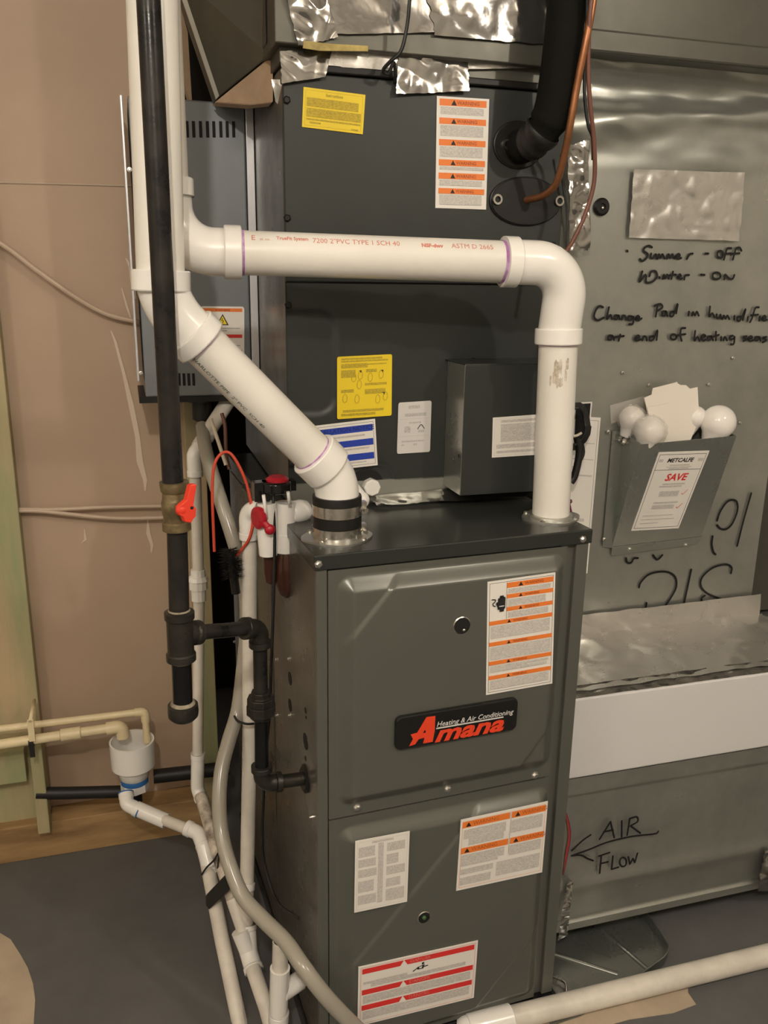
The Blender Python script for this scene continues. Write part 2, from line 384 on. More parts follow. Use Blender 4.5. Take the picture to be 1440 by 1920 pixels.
def door(name, x0, x1, z0, z1, px0, px1, pz0, pz1, cuts, mh=.017, ramp=.022):
    mb = MB(); nx, nz = 190, 210
    def hgt(x, z):
        cx, cz, hx, hz, r = (px0+px1)/2, (pz0+pz1)/2, (px1-px0)/2, (pz1-pz0)/2, .022
        qx, qz = abs(x-cx)-hx+r, abs(z-cz)-hz+r
        d = -(math.hypot(max(qx, 0), max(qz, 0))+min(max(qx, qz), 0)-r)
        h = mh*sst(d/ramp)
        for (ax, az, bx, bz, dep) in cuts:       # corner triangles pressed a little lower beyond a diagonal line
            n = Vector((bz-az, -(bx-ax))).normalized(); s_ = (x-ax)*n.x+(z-az)*n.y
            h -= dep*sst(s_/.006)*sst(d/ramp)
        return h
    def fn(u, v):
        x = x0+(x1-x0)*u; z = z0+(z1-z0)*v; return Vector((x, -.005-hgt(x, z), z))
    mb.grid(nx, nz, fn)
    for a, b, c, d in ((x0, x1, z0, z0), (x0, x1, z1, z1)): mb.add([(a, -.005, c), (b, -.005, c), (b, .004, c), (a, .004, c)], [(0, 1, 2, 3)])
    for c in (x0, x1): mb.add([(c, -.005, z0), (c, -.005, z1), (c, .004, z1), (c, .004, z0)], [(0, 1, 2, 3)])
    return mb.build(name, 'furnace_grey', fur)
def c5(x, y): return (580+x*.375, 980+y*.375)
def c6(x, y): return (580+x*.375, 1440+y*.375)
def xz(p, y=-.016): q = L(*p, y=y); return q.x, q.z
def cut(a, b, dep): (ax, az), (bx, bz) = xz(a), xz(b); return (ax, az, bx, bz, dep)
udoor = door('upper_door', .0175, WF-.039, SEAM+.0015, .853, .031, .402, SEAM+.022, .842,
             [cut(c5(430, 310), c5(195, 605), .0035), cut(c5(1065, 1180), c5(1240, 940), .0035)])
ldoor = door('lower_door', .0175, WF-.039, -.014, SEAM-.0015, .031, .404, -.004, SEAM-.018,
             [cut(c6(830, 235), c6(240, 960), .003), cut(c6(850, 1150), c6(1145, 780), .003)])
# rear-most strip of the side and its punched holes
mb = MB()
mb.tube([(-.0005, .30, .05), (-.0005, .30, .84)], .0016, 6)
mb.box(-.0022, 0, .44, .70, .04, .845)
mb.build('side_panel', 'furnace_side', fur, .001)
mb = MB()
for p in ((573, 1390, 7, 17), (573, 1332, 2.5, 6), (573, 1422, 2.5, 5), (544, 1272, 3, 14), (544, 1322, 3, 14), (574, 1345, 2, 3)):
    q = L(p[0], p[1], x=0); rr = p[3]/1250; mb = MB()
    mb.prism([q+Vector((-.0008, math.cos(a*.5236)*rr*1.0, math.sin(a*.5236)*rr)) for a in range(12)], (.001, 0, 0)); mb.build('knockout', 'hole', fur)
def screw(parent, p, ax, r=.0048, name='screw', mat='screw_steel'):
    mb = MB(); ax = Vector(ax); mb.lathe(p, ax, [(0, r*1.5), (.0008, r*1.5), (.001, r), (.0035, r), (.0045, r*.7)], 6 if r > .003 else 10, sm=False)
    return mb.build(name, mat, parent, label='bright steel screw')
s0 = screw(fur, L(597, 1058, y=-.007), (0, -1, 0), .004)
for p in ((1093, 1011),):
    q = L(*p, y=-.007); copy_part(s0, q-L(597, 1058, y=-.007))
s1 = screw(udoor, L(*c5(238, 1423), y=-.005), (0, -1, 0))
for c in (c5(692, 1330), c5(1128, 1262)): copy_part(s1, L(*c, y=-.005)-L(*c5(238, 1423), y=-.005))
s2 = screw(fur, L(521, 1236, x=0), (-1, 0, 0), .0028)
for c in ((544, 1235), (521, 1341), (545, 1341), (441, 1203), (585, 1532)): copy_part(s2, L(*c, x=0)-L(521, 1236, x=0))
# peep holes
q = L(866, 1173, y=-.022)
mb = MB(); mb.lathe(q+Vector((0, .002, 0)), (0, -1, 0), [(0, .0145), (.002, .0145), (.003, .0132), (.0, .0128)], 28, 0, cap=False)
mb.lathe(q+Vector((0, .001, 0)), (0, -1, 0), [(0, .0128), (.0016, .0128)], 28, 1)
mb.ball(q+Vector((.003, -.001, -.007)), .0028, mi=2)
mb.build('sight_hole', ['steel', 'hole', 'steel'], udoor, label='round steel rimmed sight hole')
q = L(795, 1720, y=-.022)
mb = MB(); mb.lathe(q+Vector((0, .002, 0)), (0, -1, 0), [(0, .0115), (.002, .0115), (.003, .0102), (.0, .0098)], 28, 0, cap=False)
mb.lathe(q+Vector((0, .001, 0)), (0, -1, 0), [(0, .0098), (.0016, .0098)], 28, 1)
mk('green_glass', (.05, .12, .04), .1); mb.ball(q+Vector((0, -.0005, 0)), .004, mi=2)
mb.build('sight_hole', ['steel', 'hole', 'green_glass'], ldoor, label='small round sight hole with green glint')
# badge
pc = [L(*p, y=-.026) for p in ((741, 1345), (971, 1306), (969, 1368), (740, 1405))]
bw = (pc[1].x-pc[0].x); zb = [(pc[0].z+pc[1].z)/2, (pc[2].z+pc[3].z)/2]
x0, x1 = pc[0].x, pc[1].x
mb = MB()
rr = .010; ring = []
for cx, cz, a0 in ((x0+rr, zb[1]+rr, 180), (x1-rr, zb[1]+rr, 270), (x1-rr, zb[0]-rr, 0), (x0+rr, zb[0]-rr, 90)):
    for k in range(6): a = math.radians(a0+k*18); ring.append(Vector((cx+rr*math.cos(a), -.021, cz+rr*math.sin(a))))
mb.prism(ring, (0, -.008, 0))
bad = mb.build('badge', 'badge_black', udoor, .0025, label='black rounded badge with red Amana lettering')
yb = -.0298
def cb(x, y): return L(720+x/5.143, 1280+y/5.143, y=yb)
mb = MB()
A_ = [(410, 335), (495, 322), (490, 460), (470, 570), (378, 587), (392, 530), (335, 545), (300, 595), (245, 612), (280, 545), (258, 502), (322, 484)]
mb.prism([cb(*p) for p in A_], (0, .0012, 0), 0)
mb.prism([cb(*p)+Vector((0, -.0002, 0)) for p in ((396, 452), (404, 480), (376, 487))], (0, .0008, 0), 1)
o0, o1 = cb(483, 572), cb(1168, 462); sxl = (o1-o0)
def mapm(x, y): return o0 + Vector((x, 0, y))+Vector((0, -.0004, 0))
mb.text('mana', lambda x, y: mapm(x*1.42, y*1.0), .0385, 0, bold=.0013, shear=.32, align='LEFT')
mb.build('lettering', ['amana_red', 'badge_black'], bad, label='red slanted Amana wordmark')
mb = MB(); o2 = cb(505, 425)
mb.text('Heating & Air Conditioning', lambda x, y: o2+Vector((x*1.0, -.0004, y)), .0118, 0, bold=.00015, shear=.25, align='LEFT')
q = cb(503, 442); q2 = cb(1150, 338); mb.box(q.x, q2.x, yb-.0006, yb, q.z-.001, q.z+.0012)
mb.build('lettering', 'paper_grey', bad, label='silver Heating & Air Conditioning lettering')
# stickers on the doors
YD = -.0232
def dl(pts, y=YD): return [L(*p, y=y) for p in pts]
def orange_rows(s, rows, u0=.03, u1=.97, tx='WARNING', col='orange', uo=None, tcol='orange_dark', trc='ink'):
    for k, (v0, v1, vt, ue) in enumerate(rows):
        a = u0 if uo is None else uo[k]
        s.r(a, v0, u1, v1, col); m = (v0+v1)/2; um = a+(u1-a)*.34
        s.tri(um-.03, m, (v1-v0)*.8, trc); s.t(tx, um+.03, m+(v1-v0)*.27, (v1-v0)*.55, tcol, align='LEFT', bold=.0002)
        if vt > v1: s.r(a+.02, v1+.008, ue, vt, 'print_grey')
s = Sticker(dl([(914, 1091), (1041, 1073), (1035, 1281), (911, 1303)]))
s.frame(.03, .02, .0006, 'ink')
orange_rows(s, [(.03, .075, .125, .93), (.13, .165, .235, .86), (.24, .275, .335, .9), (.345, .38, .50, .93), (.53, .565, .69, .95), (.70, .735, .80, .6), (.83, .865, .955, .93)],
            uo=[.28, .28, .28, .03, .03, .03, .03])
s.r(.55, .745, .92, .765, 'print_grey'); s.r(.45, .775, .9, .80, 'print_grey')
s.line([(.275, .02), (.275, .34)], .0005, 'ink')
for k, (u, vt) in enumerate(((.165, .16), (.19, .14), (.215, .14), (.24, .155))): s.line([(u-.004, .24), (u, vt)], .0042, 'ink')
s.line([(.14, .195), (.165, .225)], .005, 'ink'); s.p([(.16, .20), (.245, .20), (.235, .27), (.175, .27)], 'ink'); s.line([(.17, .222), (.235, .222)], .0015, 'paper')
s.line([(.06, .155), (.11, .16), (.10, .18), (.075, .19), (.085, .21), (.11, .215)], .0016, 'ink')
s.done('warning_label', udoor, 'tall white label with seven orange bars and black hand symbol')
s = Sticker(dl([(864, 1537), (1027, 1502), (1016, 1635), (855, 1670)]))
s.frame(.025, .035, .0005, 'orange')
for (u0, u1, v0) in ((.02, .56, .04), (.58, .98, .04), (.02, .56, .40), (.58, .98, .40)):
    s.r(u0, v0, u1, v0+.085, 'orange'); s.tri(u0+.07, v0+.043, .06, 'ink'); s.t('WARNING', u0+.12, v0+.065, .05, 'orange_dark', align='LEFT')
for r_ in ((.04, .15, .52, .28), (.10, .28, .5, .38), (.58, .15, .95, .33), (.03, .50, .52, .62), (.03, .62, .45, .66), (.03, .70, .40, .78), (.03, .82, .38, .93), (.58, .50, .95, .64), (.44, .70, .95, .90)): s.r(*r_, 'print_grey')
s.line([(.57, .04), (.57, .62)], .0004, 'ink')
s.done('warning_label', ldoor, 'wide white label with two rows of orange bars')
s = Sticker(dl([(666, 1577), (768, 1558), (763, 1690), (664, 1711)]))
s.frame(.04, .03, .0004, 'print_grey')
for r_ in ((.3, .04, .7, .07), (.06, .10, .36, .24), (.58, .10, .92, .22), (.06, .27, .38, .38), (.42, .08, .52, .92), (.58, .26, .8, .40), (.06, .41, .4, .52), (.58, .43, .93, .55), (.06, .57, .35, .73), (.58, .6, .85, .72), (.06, .77, .4, .9), (.58, .75, .93, .92)): s.r(*r_, 'print_grey')
s.done('wiring_label', ldoor, 'small white label with grey columns of print')
s = Sticker(dl([(672, 1813), (896, 1763), (888, 1870), (670, 1924)]))
s.frame(.02, .03, .0005, 'red_ink')
for v0 in (.05, .40, .66):
    s.r(.03, v0, .97, v0+.085, 'red_ink'); s.tri(.37, v0+.045, .10, 'paper'); s.t('DANGER', .42, v0+.065, .055, 'red_ink_light', align='LEFT', bold=.0002)
for r_ in ((.04, .27, .4, .31), (.10, .31, .9, .37), (.04, .50, .95, .63), (.04, .76, .95, .9)): s.r(*r_, 'print_grey')
s.line([(.45, .27), (.49, .23), (.53, .23), (.57, .225)], .002, 'ink'); s.p([(.485, .26), (.535, .26), (.545, .19), (.48, .22)], 'ink'); s.p([(.52, .19), (.54, .185), (.54, .15), (.52, .155)], 'ink'); s.p([(.50, .245), (.52, .245), (.525, .215), (.5, .22)], 'paper')
s.done('danger_label', ldoor, 'wide white label with three red bars')

# ---------------------------------------------------------------- intake pipe (right)
R2 = .03015
xr, yr = .425, .072
top_r = L(1046, 592, y=yr).z            # lower end of the elbow
zh = (L(700, 483, y=.05)).z
rp = T('vent_pipe', 'white intake pipe rising from furnace top, bending left across the coil cabinet', 'pipe', (xr, yr, .878))
ph = [L(450, 474, y=.135), L(945, 491, y=.079)]
dh = (ph[1]-ph[0]).normalized()
xr = L(1032, 975, y=yr).x; base = Vector((xr, yr, .878)); topc = Vector(L(1047, 640, y=yr+.003))
corner = topc + (topc-base).normalized()*.001
dz = (topc-base).normalized()
# corner where the horizontal run meets the riser
t = (topc.x-ph[1].x)/dh.x; C0 = Vector((topc.x+.002, (ph[1]+dh*t).y, (ph[1]+dh*t).z))
arc = bend(ph[1]-dh*.1, C0, topc, .052, 18)
mb = MB(); mb.tube([base, topc+dz*.02], R2, 40)
riser = mb.build('pipe', 'pvc', rp, label='upright white run with a patch of old torn sticker')
mb = MB(); mb.tube([ph[0]-dh*.02, ph[1]+dh*.02], R2, 40); hp = mb.build('pipe', 'pvc', rp, label='long level run with red print')
e0 = arc[0]; e1 = arc[-1]
mb = MB(); mb.tube([ph[1]+dh*.012]+arc+[topc+dz*.012], .0325, 40, 0)
pe = ph[1]-dh*.002
mb.hub(pe, dh, .022, .0368); mb.hub(topc-dz*.004, dz, .024, .0368)
mb.tube([pe-dh*.0045, pe+dh*.001], R2+.0006, 40, 1, cap=False); mb.tube([topc-dz*.0055, topc-dz*.003], R2+.0006, 40, 1, cap=False)
mb.build('elbow', ['pvc_fitting', 'primer'], rp, label='glossy white elbow with purple primer edges')
# left elbow, hidden upper end behind the exhaust riser
up = Vector((0, 0, 1)); C1 = ph[0]-dh*.092; topl = C1+Vector((-.004, .0, .09))
mb = MB(); arc = bend(ph[0], C1, topl, .060, 18); mb.tube([ph[0]-dh*.004]+arc+[topl], .0325, 40)
mb.hub(ph[0]-dh*.022, dh, .024, .0368); mb.hub(topl-up*.02, up, .024, .0368)
mb.tube([ph[0]+dh*.001, ph[0]+dh*.0055], R2+.0006, 40, 1, cap=False)
mb.build('elbow', ['pvc_fitting', 'primer'], rp, label='glossy white elbow half hidden behind the exhaust riser')
mb = MB(); mb.tube([topl-up*.01, Vector((topl.x, topl.y, 2.3))], R2, 32); mb.build('pipe', 'pvc', rp)
# print wrapped on the pipe
Rr = R2+.0003
def wrap(p0, dd, ang0, side, rev=1):
    dd = dd.normalized()
    def fn(x, y):
        a = ang0 + y/Rr; v = Vector((0, -math.cos(a), math.sin(a))); v = (v-dd*v.dot(dd)).normalized()
        return p0+dd*x+v*Rr
    return fn
mb = MB(); Lh = (ph[1]-ph[0]).length
f0 = wrap(ph[0], dh, .62, 0)
k = Lh/490
mb.text('E', lambda x, y: f0(x+18*k, y-.001), .0125, 0, align='LEFT'); mb.text('st. co.', lambda x, y: f0(x+33*k, y-.001), .006, 0, align='LEFT')
mb.text('TrueFit System', lambda x, y: f0(x+62*k, y+.001), .0085, 0, bold=.0002, align='LEFT', sx=.85)
mb.text('7200 2"PVC TYPE 1 SCH 40', lambda x, y: f0(x+125*k, y-.002), .0118, 0, align='LEFT', sx=.90)
mb.text('NSF-dwv', lambda x, y: f0(x+322*k, y-.002), .0085, 0, bold=.0004, align='LEFT', sx=1.0)
mb.text('ASTM D 2665', lambda x, y: f0(x+378*k, y-.002), .0118, 0, align='LEFT', sx=.92)
mb.build('printing', 'pipe_print', hp, label='red line of print along the pipe')
mb = MB(); random.seed(3)
for (u0, u1, z0, z1) in ((-.25, .15, 1.115, 1.135), (-.3, .0, 1.10, 1.117), (-.1, .22, 1.095, 1.108), (-.45, -.35, 1.098, 1.112), (.35, .5, 1.12, 1.137), (.3, .42, 1.105, 1.12)):
    c = base+(topc-base)*(.0)
    n = 6
    def cyl(a, z):
        ax = base+(topc-base)*((z-base.z)/(topc.z-base.z)); a -= .45; return ax+Vector((math.sin(a)*Rr, -math.cos(a)*Rr, 0))
    jag = [random.uniform(-.003, .003) for _ in range(2*n)]
    vs = [cyl(u0+(u1-u0)*i/(n-1), z0+jag[i]) for i in range(n)]+[cyl(u0+(u1-u0)*i/(n-1), z1+jag[n+i]) for i in range(n)]
    mb.add(vs, [(i, i+1, n+i+1, n+i) for i in range(n-1)], 0)
mb.build('torn_sticker', 'old_tape', riser, label='brown remains of a torn sticker')
def flange(parent, c, r):
    mb = MB(); ring = []
    for k in range(40):
        a = 2*math.pi*k/40; q = 1+.10*abs(math.cos(2*a))**3
        ring.append(c+Vector((math.cos(a)*r*q, math.sin(a)*r*.92*q, 0)))
    mb.prism(ring, (0, 0, .003), 0, True)
    mb.lathe(c+Vector((0, 0, .002)), (0, 0, 1), [(0, R2+.006), (.004, R2+.005), (.005, R2)], 36, 0)
    for a in (.6, 2.4, 3.9, 5.5): mb.lathe(c+Vector((math.cos(a)*r*.92, math.sin(a)*r*.86, .003)), (0, 0, 1), [(0, .004), (.002, .004), (.0035, .002)], 8, 1)
    return mb.build('flange', ['galv_flat', 'screw_steel'], parent, label='oval metal flange with screws')
flange(rp, Vector((xr, yr, .878)), .046)

# ---------------------------------------------------------------- exhaust pipe (left)
ye = .052
xe = L(632, 1010, y=.068).x; be = Vector((xe, .068, .878))
A0 = L(628, 952, y=.068)
ep = T('vent_pipe', 'white exhaust pipe from rubber coupling up a diagonal run and beside black gas pipe', 'pipe', be)
d1 = L(605, 868, y=.068); d0 = L(368, 632, y=.050); dd = (d0-d1).normalized()
t1 = L(286, 20, y=ye); v1 = L(302, 540, y=ye)
uu = (t1-v1).normalized()
# lower 45
q = Vector((be.x, be.y, 0)); t = (d1.x-be.x)/-dd.x; Cq = d1+dd*t*1.0
Cq = Vector((be.x, be.y, Cq.z))
arc = bend(be, Cq, d1, .07, 14)
ds = (d1-Cq).normalized()
mb = MB(); mb.tube([be+Vector((0, 0, .035))]+arc+[d1], .0325, 40)
mb.hub(d1-ds*.012, dd, .034, .0372); mb.tube([d1+dd*.022, d1+dd*.0245], R2+.0006, 40, 1, cap=False)
mb.build('elbow', ['pvc_fitting', 'primer'], ep, label='lower bend sitting in the rubber coupling')
mb = MB(); mb.tube([d1+dd*.01, d0], R2, 40); dp = mb.build('pipe', 'pvc', ep, label='diagonal run with dark print along its lower edge')
Cu = v1+(v1-t1).normalized()*.085
tt = (Cu.x-d0.x)
Cu = Vector((v1.x, (v1.y), (d0+dd*((v1.x-d0.x)/dd.x)).z)); 
arc = bend(d0, Cu, v1, .10, 14)
mb = MB(); mb.tube([d0-dd*.012]+arc+[v1+uu*.004], .0325, 40)
mb.hub(d0-dd*.010, dd, .022, .0372); mb.hub(v1-uu*.004, uu, .026, .0372); mb.tube([d0-dd*.0125, d0-dd*.010], R2+.0006, 40, 1, cap=False)
mb.build('elbow', ['pvc_fitting', 'primer'], ep, label='upper bend turning the run upright')
mb = MB(); mb.tube([v1, t1+(t1-v1)*.9], R2, 40); mb.build('pipe', 'pvc', ep, label='upright run behind the black gas pipe')
mb = MB(); dr = (d1-d0).normalized(); sd = Vector((dr.z, 0, -dr.x)); 
def fp(x, y):
    a = -1.02 + y/Rr; v = Vector((0, -1, 0))*math.cos(a) + (Vector((0, 0, 1))-dr*dr.z).normalized()*math.sin(a); v = (v-dr*v.dot(dr)).normalized()
    return d0+dr*x+v*Rr
mb.text("CHARLOTTE PIPE  2\" PVC  SCH 40", lambda x, y: fp(x+.006, y), .0085, 0, align='LEFT', sx=1.1)
mb.build('printing', 'print_green', dp, label='small dark green print')
mb = MB()
mb.lathe(be+Vector((0, 0, .006)), (0, 0, 1), [(0, .033), (.0, .0365), (.058, .0365), (.060, .036), (.060, .033)], 40, 0)
cpl = mb.build('rubber_coupling', 'rubber', ep, label='black rubber coupling sleeve')
def clamp(z):
    mb = MB(); mb.lathe(be+Vector((0, 0, z)), (0, 0, 1), [(0, .0366), (0, .0372), (.0165, .0372), (.0165, .0366)], 48, 0, cap=False)
    for k in range(26):
        a = k*.24; mb.box(*[0]*6) if 0 else None
    q = be+Vector((.038, -.004, z)); mb.box(q.x-.004, q.x+.005, q.y-.006, q.y+.006, z+be.z-.001, z+be.z+.0175); mb.tube([q+Vector((.002, -.014, .006)), q+Vector((.002, .010, .006))], .0035, 8)
    return mb.build('hose_clamp', 'steel', cpl, label='bright steel band clamp')
clamp(.037); clamp(.003)
flange(ep, be, .050)

# ---------------------------------------------------------------- black iron gas line
yg = -.012; RG = .0134
gp = T('gas_pipe', 'black iron gas line dropping in front of the white pipe to a capped tee', 'pipe', L(343, 1350, y=yg))
def G(x, y, yy=yg): return L(x, y, y=yy)
g0, g1 = G(277, -260), G(324, 905)
gx = g1.x
mb = MB(); mb.tube([Vector((g1.x+.0035, yg, 2.3)), g1], RG, 28); mb.build('pipe', 'black_iron', gp)
vt, vb_ = G(326, 903), G(332, 993)
ax = (vb_-vt).normalized(); lv = (vb_-vt).length
mb = MB(); mb.lathe(vt, ax, [(0, .0165), (0, .0185), (.004, .0185), (.012, .0175), (.014, .0158), (lv*.35, .0165), (lv*.42, .0180), (lv*.62, .0180), (lv*.7, .0165), (lv-.012, .0165), (lv-.010, .0185), (lv, .0185), (lv, .015)], 24)
val = mb.build('ball_valve', 'brass', gp, label='aged brass gas ball valve')
c = vt+ax*lv*.52
mb = MB(); mb.tube([c, c+Vector((.012, -.022, 0))], .0075, 16, 1)
hc = c+Vector((.014, -.024, 0)); hn = Vector((.45, -.85, 0)).normalized()
def HV(x, y): return L(x, y, y=yg-.030)
pl = [(355, 906), (362, 906), (356, 945), (361, 952), (360, 966), (355, 972), (352, 978), (341, 977), (337, 968), (330, 964), (328, 950), (334, 943), (343, 936), (350, 908)]
mb.prism([HV(*p) for p in pl], (.004, -.007, 0), 0)
mb.ball(HV(341, 955)+Vector((0, -.002, 0)), .0085, (1, .7, 1)); q = HV(354, 950); mb.lathe(q+Vector((.003, -.006, 0)), (0, -1, 0), [(0, .0022), (.002, .0022)], 12, 2)
mb.build('handle', ['red_plastic', 'brass', 'hole'], val, .001, label='red wing handle')
n0, n1 = G(332, 990), G(336, 1150)
mb = MB(); mb.tube([n0, n1], RG, 28, 0); mb.build('nipple', 'black_iron', gp)
a0, a1 = G(336, 1146), G(340, 1238); ax = (a1-a0).normalized(); lt = (a1-a0).length
mb = MB(); mb.lathe(a0, ax, [(-.002, RG), (0, .0165), (.001, .0200), (.010, .0200), (.012, .0178), (lt-.012, .0178), (lt-.010, .0200), (lt-.001, .0200), (lt, .0165)], 28, 0)
mb.lathe(a0-ax*.003, ax, [(0, RG+.0004), (.004, .0160), (.005, .0160)], 24, 1)
mb.lathe(a1-ax*.001, ax, [(0, .0160), (.004, RG+.0006)], 24, 1)
yb2 = .063
el = L(487, 1176, y=yb2); b0 = a0+ax*(L(345, 1188, y=yg)-a0).dot(ax); bd = (el-b0).normalized()
mb.lathe(b0, bd, [(0, .015), (.022, .0145), (.024, .0172), (.032, .0172), (.033, .0115)], 24, 0)
mb.lathe(b0+bd*.032, bd, [(0, .0125), (.003, .0112)], 20, 1)
mb.build('tee', ['malleable_iron', 'thread_sealant'], gp, label='cast tee with a side branch')
mb = MB(); mb.tube([b0+bd*.03, el-bd*.018], .0107, 24, 0); mb.build('nipple', 'black_iron', gp)
RB = .0107
bot = L(491, 1470, y=yb2); dn = (bot-el).normalized()
arc = bend(b0, el, bot, .020, 10)
mb = MB(); mb.tube([arc[0]-bd*.012]+arc+[arc[-1]+dn*.012], .0135, 26, 0)
mb.hub(arc[0]-bd*.016, bd, .010, .0165, e=.001); mb.hub(arc[-1]+dn*.006, dn, .010, .0165, e=.001)
mb.build('elbow', 'malleable_iron', gp)
mb = MB(); us = L(489, 1300, y=yb2); ue = L(490, 1345, y=yb2)
mb.tube([arc[-1]+dn*.01, us], RB, 24, 0); mb.build('nipple', 'black_iron', gp)
lu = (ue-us).length
mb = MB(); mb.lathe(us-dn*.004, dn, [(0, .0150), (.010, .0155), (.010, .0215), (.022, .0215)], 8, 0, sm=False)
mb.lathe(us+dn*.018, dn, [(0, .0225), (.016, .0225), (.018, .018), (lu-.018, .0165), (lu-.014, .0125)], 8, 0, sm=False)
mb.build('union', 'malleable_iron', gp, .001, label='octagonal union nut')
mb = MB(); mb.tube([ue-dn*.01, bot-dn*.02], RB, 24, 0); mb.build('nipple', 'black_paint', gp)
inl = Vector((.0, bot.y+.004, L(575, 1462, x=0).z)); bi = (inl-bot).normalized()
arc = bend(ue, bot, inl, .018, 8)
mb = MB(); mb.tube([arc[0]-dn*.012]+arc+[arc[-1]+bi*.010], .0132, 24, 0); mb.hub(arc[0]-dn*.016, dn, .010, .0165, e=.001); mb.hub(arc[-1]+bi*.005, bi, .010, .0160, e=.001)
mb.build('elbow', 'malleable_iron', gp)
mb = MB(); mb.tube([arc[-1]+bi*.01, inl+bi*.01], RB, 24, 0); mb.lathe(inl-bi*.006, bi, [(0, .018), (.003, .023), (.006, .023)], 24, 1)
mb.build('nipple', ['malleable_iron', 'rubber'], gp, label='short nipple with black grommet at the furnace side')
c0, c1 = G(340, 1236), G(343, 1322); axc = (c1-c0).normalized()
mb = MB(); mb.tube([c0, c1], RG, 28, 0); mb.build('nipple', 'black_paint', gp)
mb = MB(); mb.lathe(c1-axc*.006, axc, [(0, RG+.0005), (.002, .0165), (.004, .017)], 24, 1)
mb.lathe(c1-axc*.002, axc, [(0, .017), (.001, .0205), (.012, .0212), (.018, .0205), (.023, .016), (.025, .006)], 28, 0)
mb.build('cap', ['malleable_iron', 'thread_sealant'], gp, label='cast end cap of the drip leg')
# ---------------------------------------------------------------- evaporator coil cabinet (frame 1)
YC = .26; X0, X1 = .0105, .482
zt = 1.545
coil = T('coil_cabinet', 'dark charcoal coil cabinet above the furnace with yellow, orange and blue striped labels', 'coil cabinet', ((X0+X1)/2, YC, .879), 1)
mb = MB(); mb.box(X0, X1, YC+.006, .80, .881, zt+.009, 0); mb.m[0] = 1
mb.build('cabinet', ['coil_grey', 'coil_side'], coil, .002)
zsplit = L(700, 530, y=YC, fr=1).z
# lower panel has two shallow pressed lobes at its left
zb0 = .915
mb = MB()
def lobe(p, c, rx, rz, r): # rounded box sdf
    qx, qz = abs(p[0]-c[0])-rx+r, abs(p[1]-c[1])-rz+r
    return -(math.hypot(max(qx, 0), max(qz, 0))+min(max(qx, qz), 0)-r)
lc = L(560, 700, y=YC, fr=1); lr = L(633, 640, y=YC, fr=1); lt_ = L(560, 590, y=YC, fr=1); lb = L(560, 770, y=YC, fr=1)
l2 = L(600, 900, y=YC, fr=1); l2r = L(738, 900, y=YC, fr=1); l2t = L(700, 862, y=YC, fr=1)
def fn(u, v):
    x = X0+.001+(X1-X0-.002)*u; z = zb0+(zsplit-.002-zb0)*v
    d = lobe((x, z), ((X0-.05+lr.x)/2, (lt_.z+lb.z)/2), (lr.x-X0+.05)/2, (lt_.z-lb.z)/2+.01, .035)
    d2 = lobe((x, z), ((X0+l2r.x)/2-.02, .90), (l2r.x-X0)/2+.02, l2t.z-.90, .04)
    return Vector((x, YC-.004+.003*sst(d/.008)+.005*sst(d2/.008), z))
mb.grid(120, 90, fn)
lp = mb.build('lower_panel', 'coil_grey', coil)
mb = MB(); mb.box(X0, X1, YC-.005, YC+.006, zsplit, zt); mb.build('upper_panel', 'coil_grey', coil, .002)
mb = MB()
for c, rx, rz in ((L(1046, 340, y=YC, fr=1), .04, .14),): pass
def S(pts, y=YC-.0058, **k): return Sticker(pxs(pts, y, 1), **k)
s = S([(569, 163), (685, 178), (680, 252), (566, 238)], base='yellow')
s.frame(.04, .06, .0004, 'yellow_print')
s.t('Instructions', .5, .17, .07, 'yellow_print', bold=.0003)
for r_ in ((.06, .24, .9, .46), (.06, .50, .95, .72), (.06, .76, .95, .80), (.12, .84, .30, .88), (.8, .9, .92, .94)): s.r(*r_, 'yellow_print')
s.done('notice_label', coil, 'yellow notice label, tilted, at the top left of the panel')
s = S([(819, 180), (917, 186), (911, 393), (816, 390)])
orange_rows(s, [(.02, .08, .155, .9), (.185, .24, .345, .9), (.375, .43, .53, .9), (.555, .61, .645, .92), (.675, .73, .79, .9), (.815, .865, .965, .9)], u0=.05, u1=.95)
s.done('warning_label', coil, 'tall white label with six orange bars')
s = S([(632, 669), (735, 664), (734, 779), (632, 786)], base='yellow', rad=.03)
for r_ in ((.07, .03, .82, .06), (.07, .07, .92, .095), (.07, .12, .55, .19), (.5, .13, .9, .15), (.07, .22, .33, .34), (.52, .22, .72, .27), (.07, .53, .30, .58), (.5, .54, .88, .62), (.5, .44, .9, .48), (.1, .86, .85, .90), (.07, .92, .7, .96)): s.r(*r_, 'yellow_print')
for (u, v) in ((.30, .33), (.42, .3), (.60, .34), (.80, .30), (.40, .45), (.14, .66), (.36, .68), (.74, .70), (.88, .66)):
    s.line([(u-.04, v+.05), (u-.035, v-.02), (u, v-.06), (u+.035, v-.02), (u+.03, v+.05), (u-.01, v+.08), (u-.04, v+.05)], .0011, 'yellow_print')
for (u, v) in ((.42, .25), (.82, .26), (.85, .62)): s.p([(u-.03, v-.015), (u+.02, v-.02), (u+.01, v+.03), (u-.005, v)], 'ink')
s.done('notice_label', coil, 'square yellow label with small hand drawings')
s = S([(560, 802), (703, 785), (708, 872), (566, 888)])
s.frame(.03, .05, .0005, 'ink')
for v0 in (.10, .40, .70): s.r(.04, v0, .96, v0+.14, 'blue_ink')
s.t('INSTALLATION NOTICE', .56, .205, .09, 'blue_ink_dark', bold=.0003)
for r_ in ((.3, .29, .85, .33), (.3, .57, .9, .61), (.3, .63, .5, .66), (.3, .87, .85, .90), (.3, .92, .6, .95)): s.r(*r_, 'print_grey')
s.done('notice_label', coil, 'white label with three blue bars')
s = S([(747, 755), (809, 751), (806, 847), (744, 851)], base='paper_grey', rad=.05)
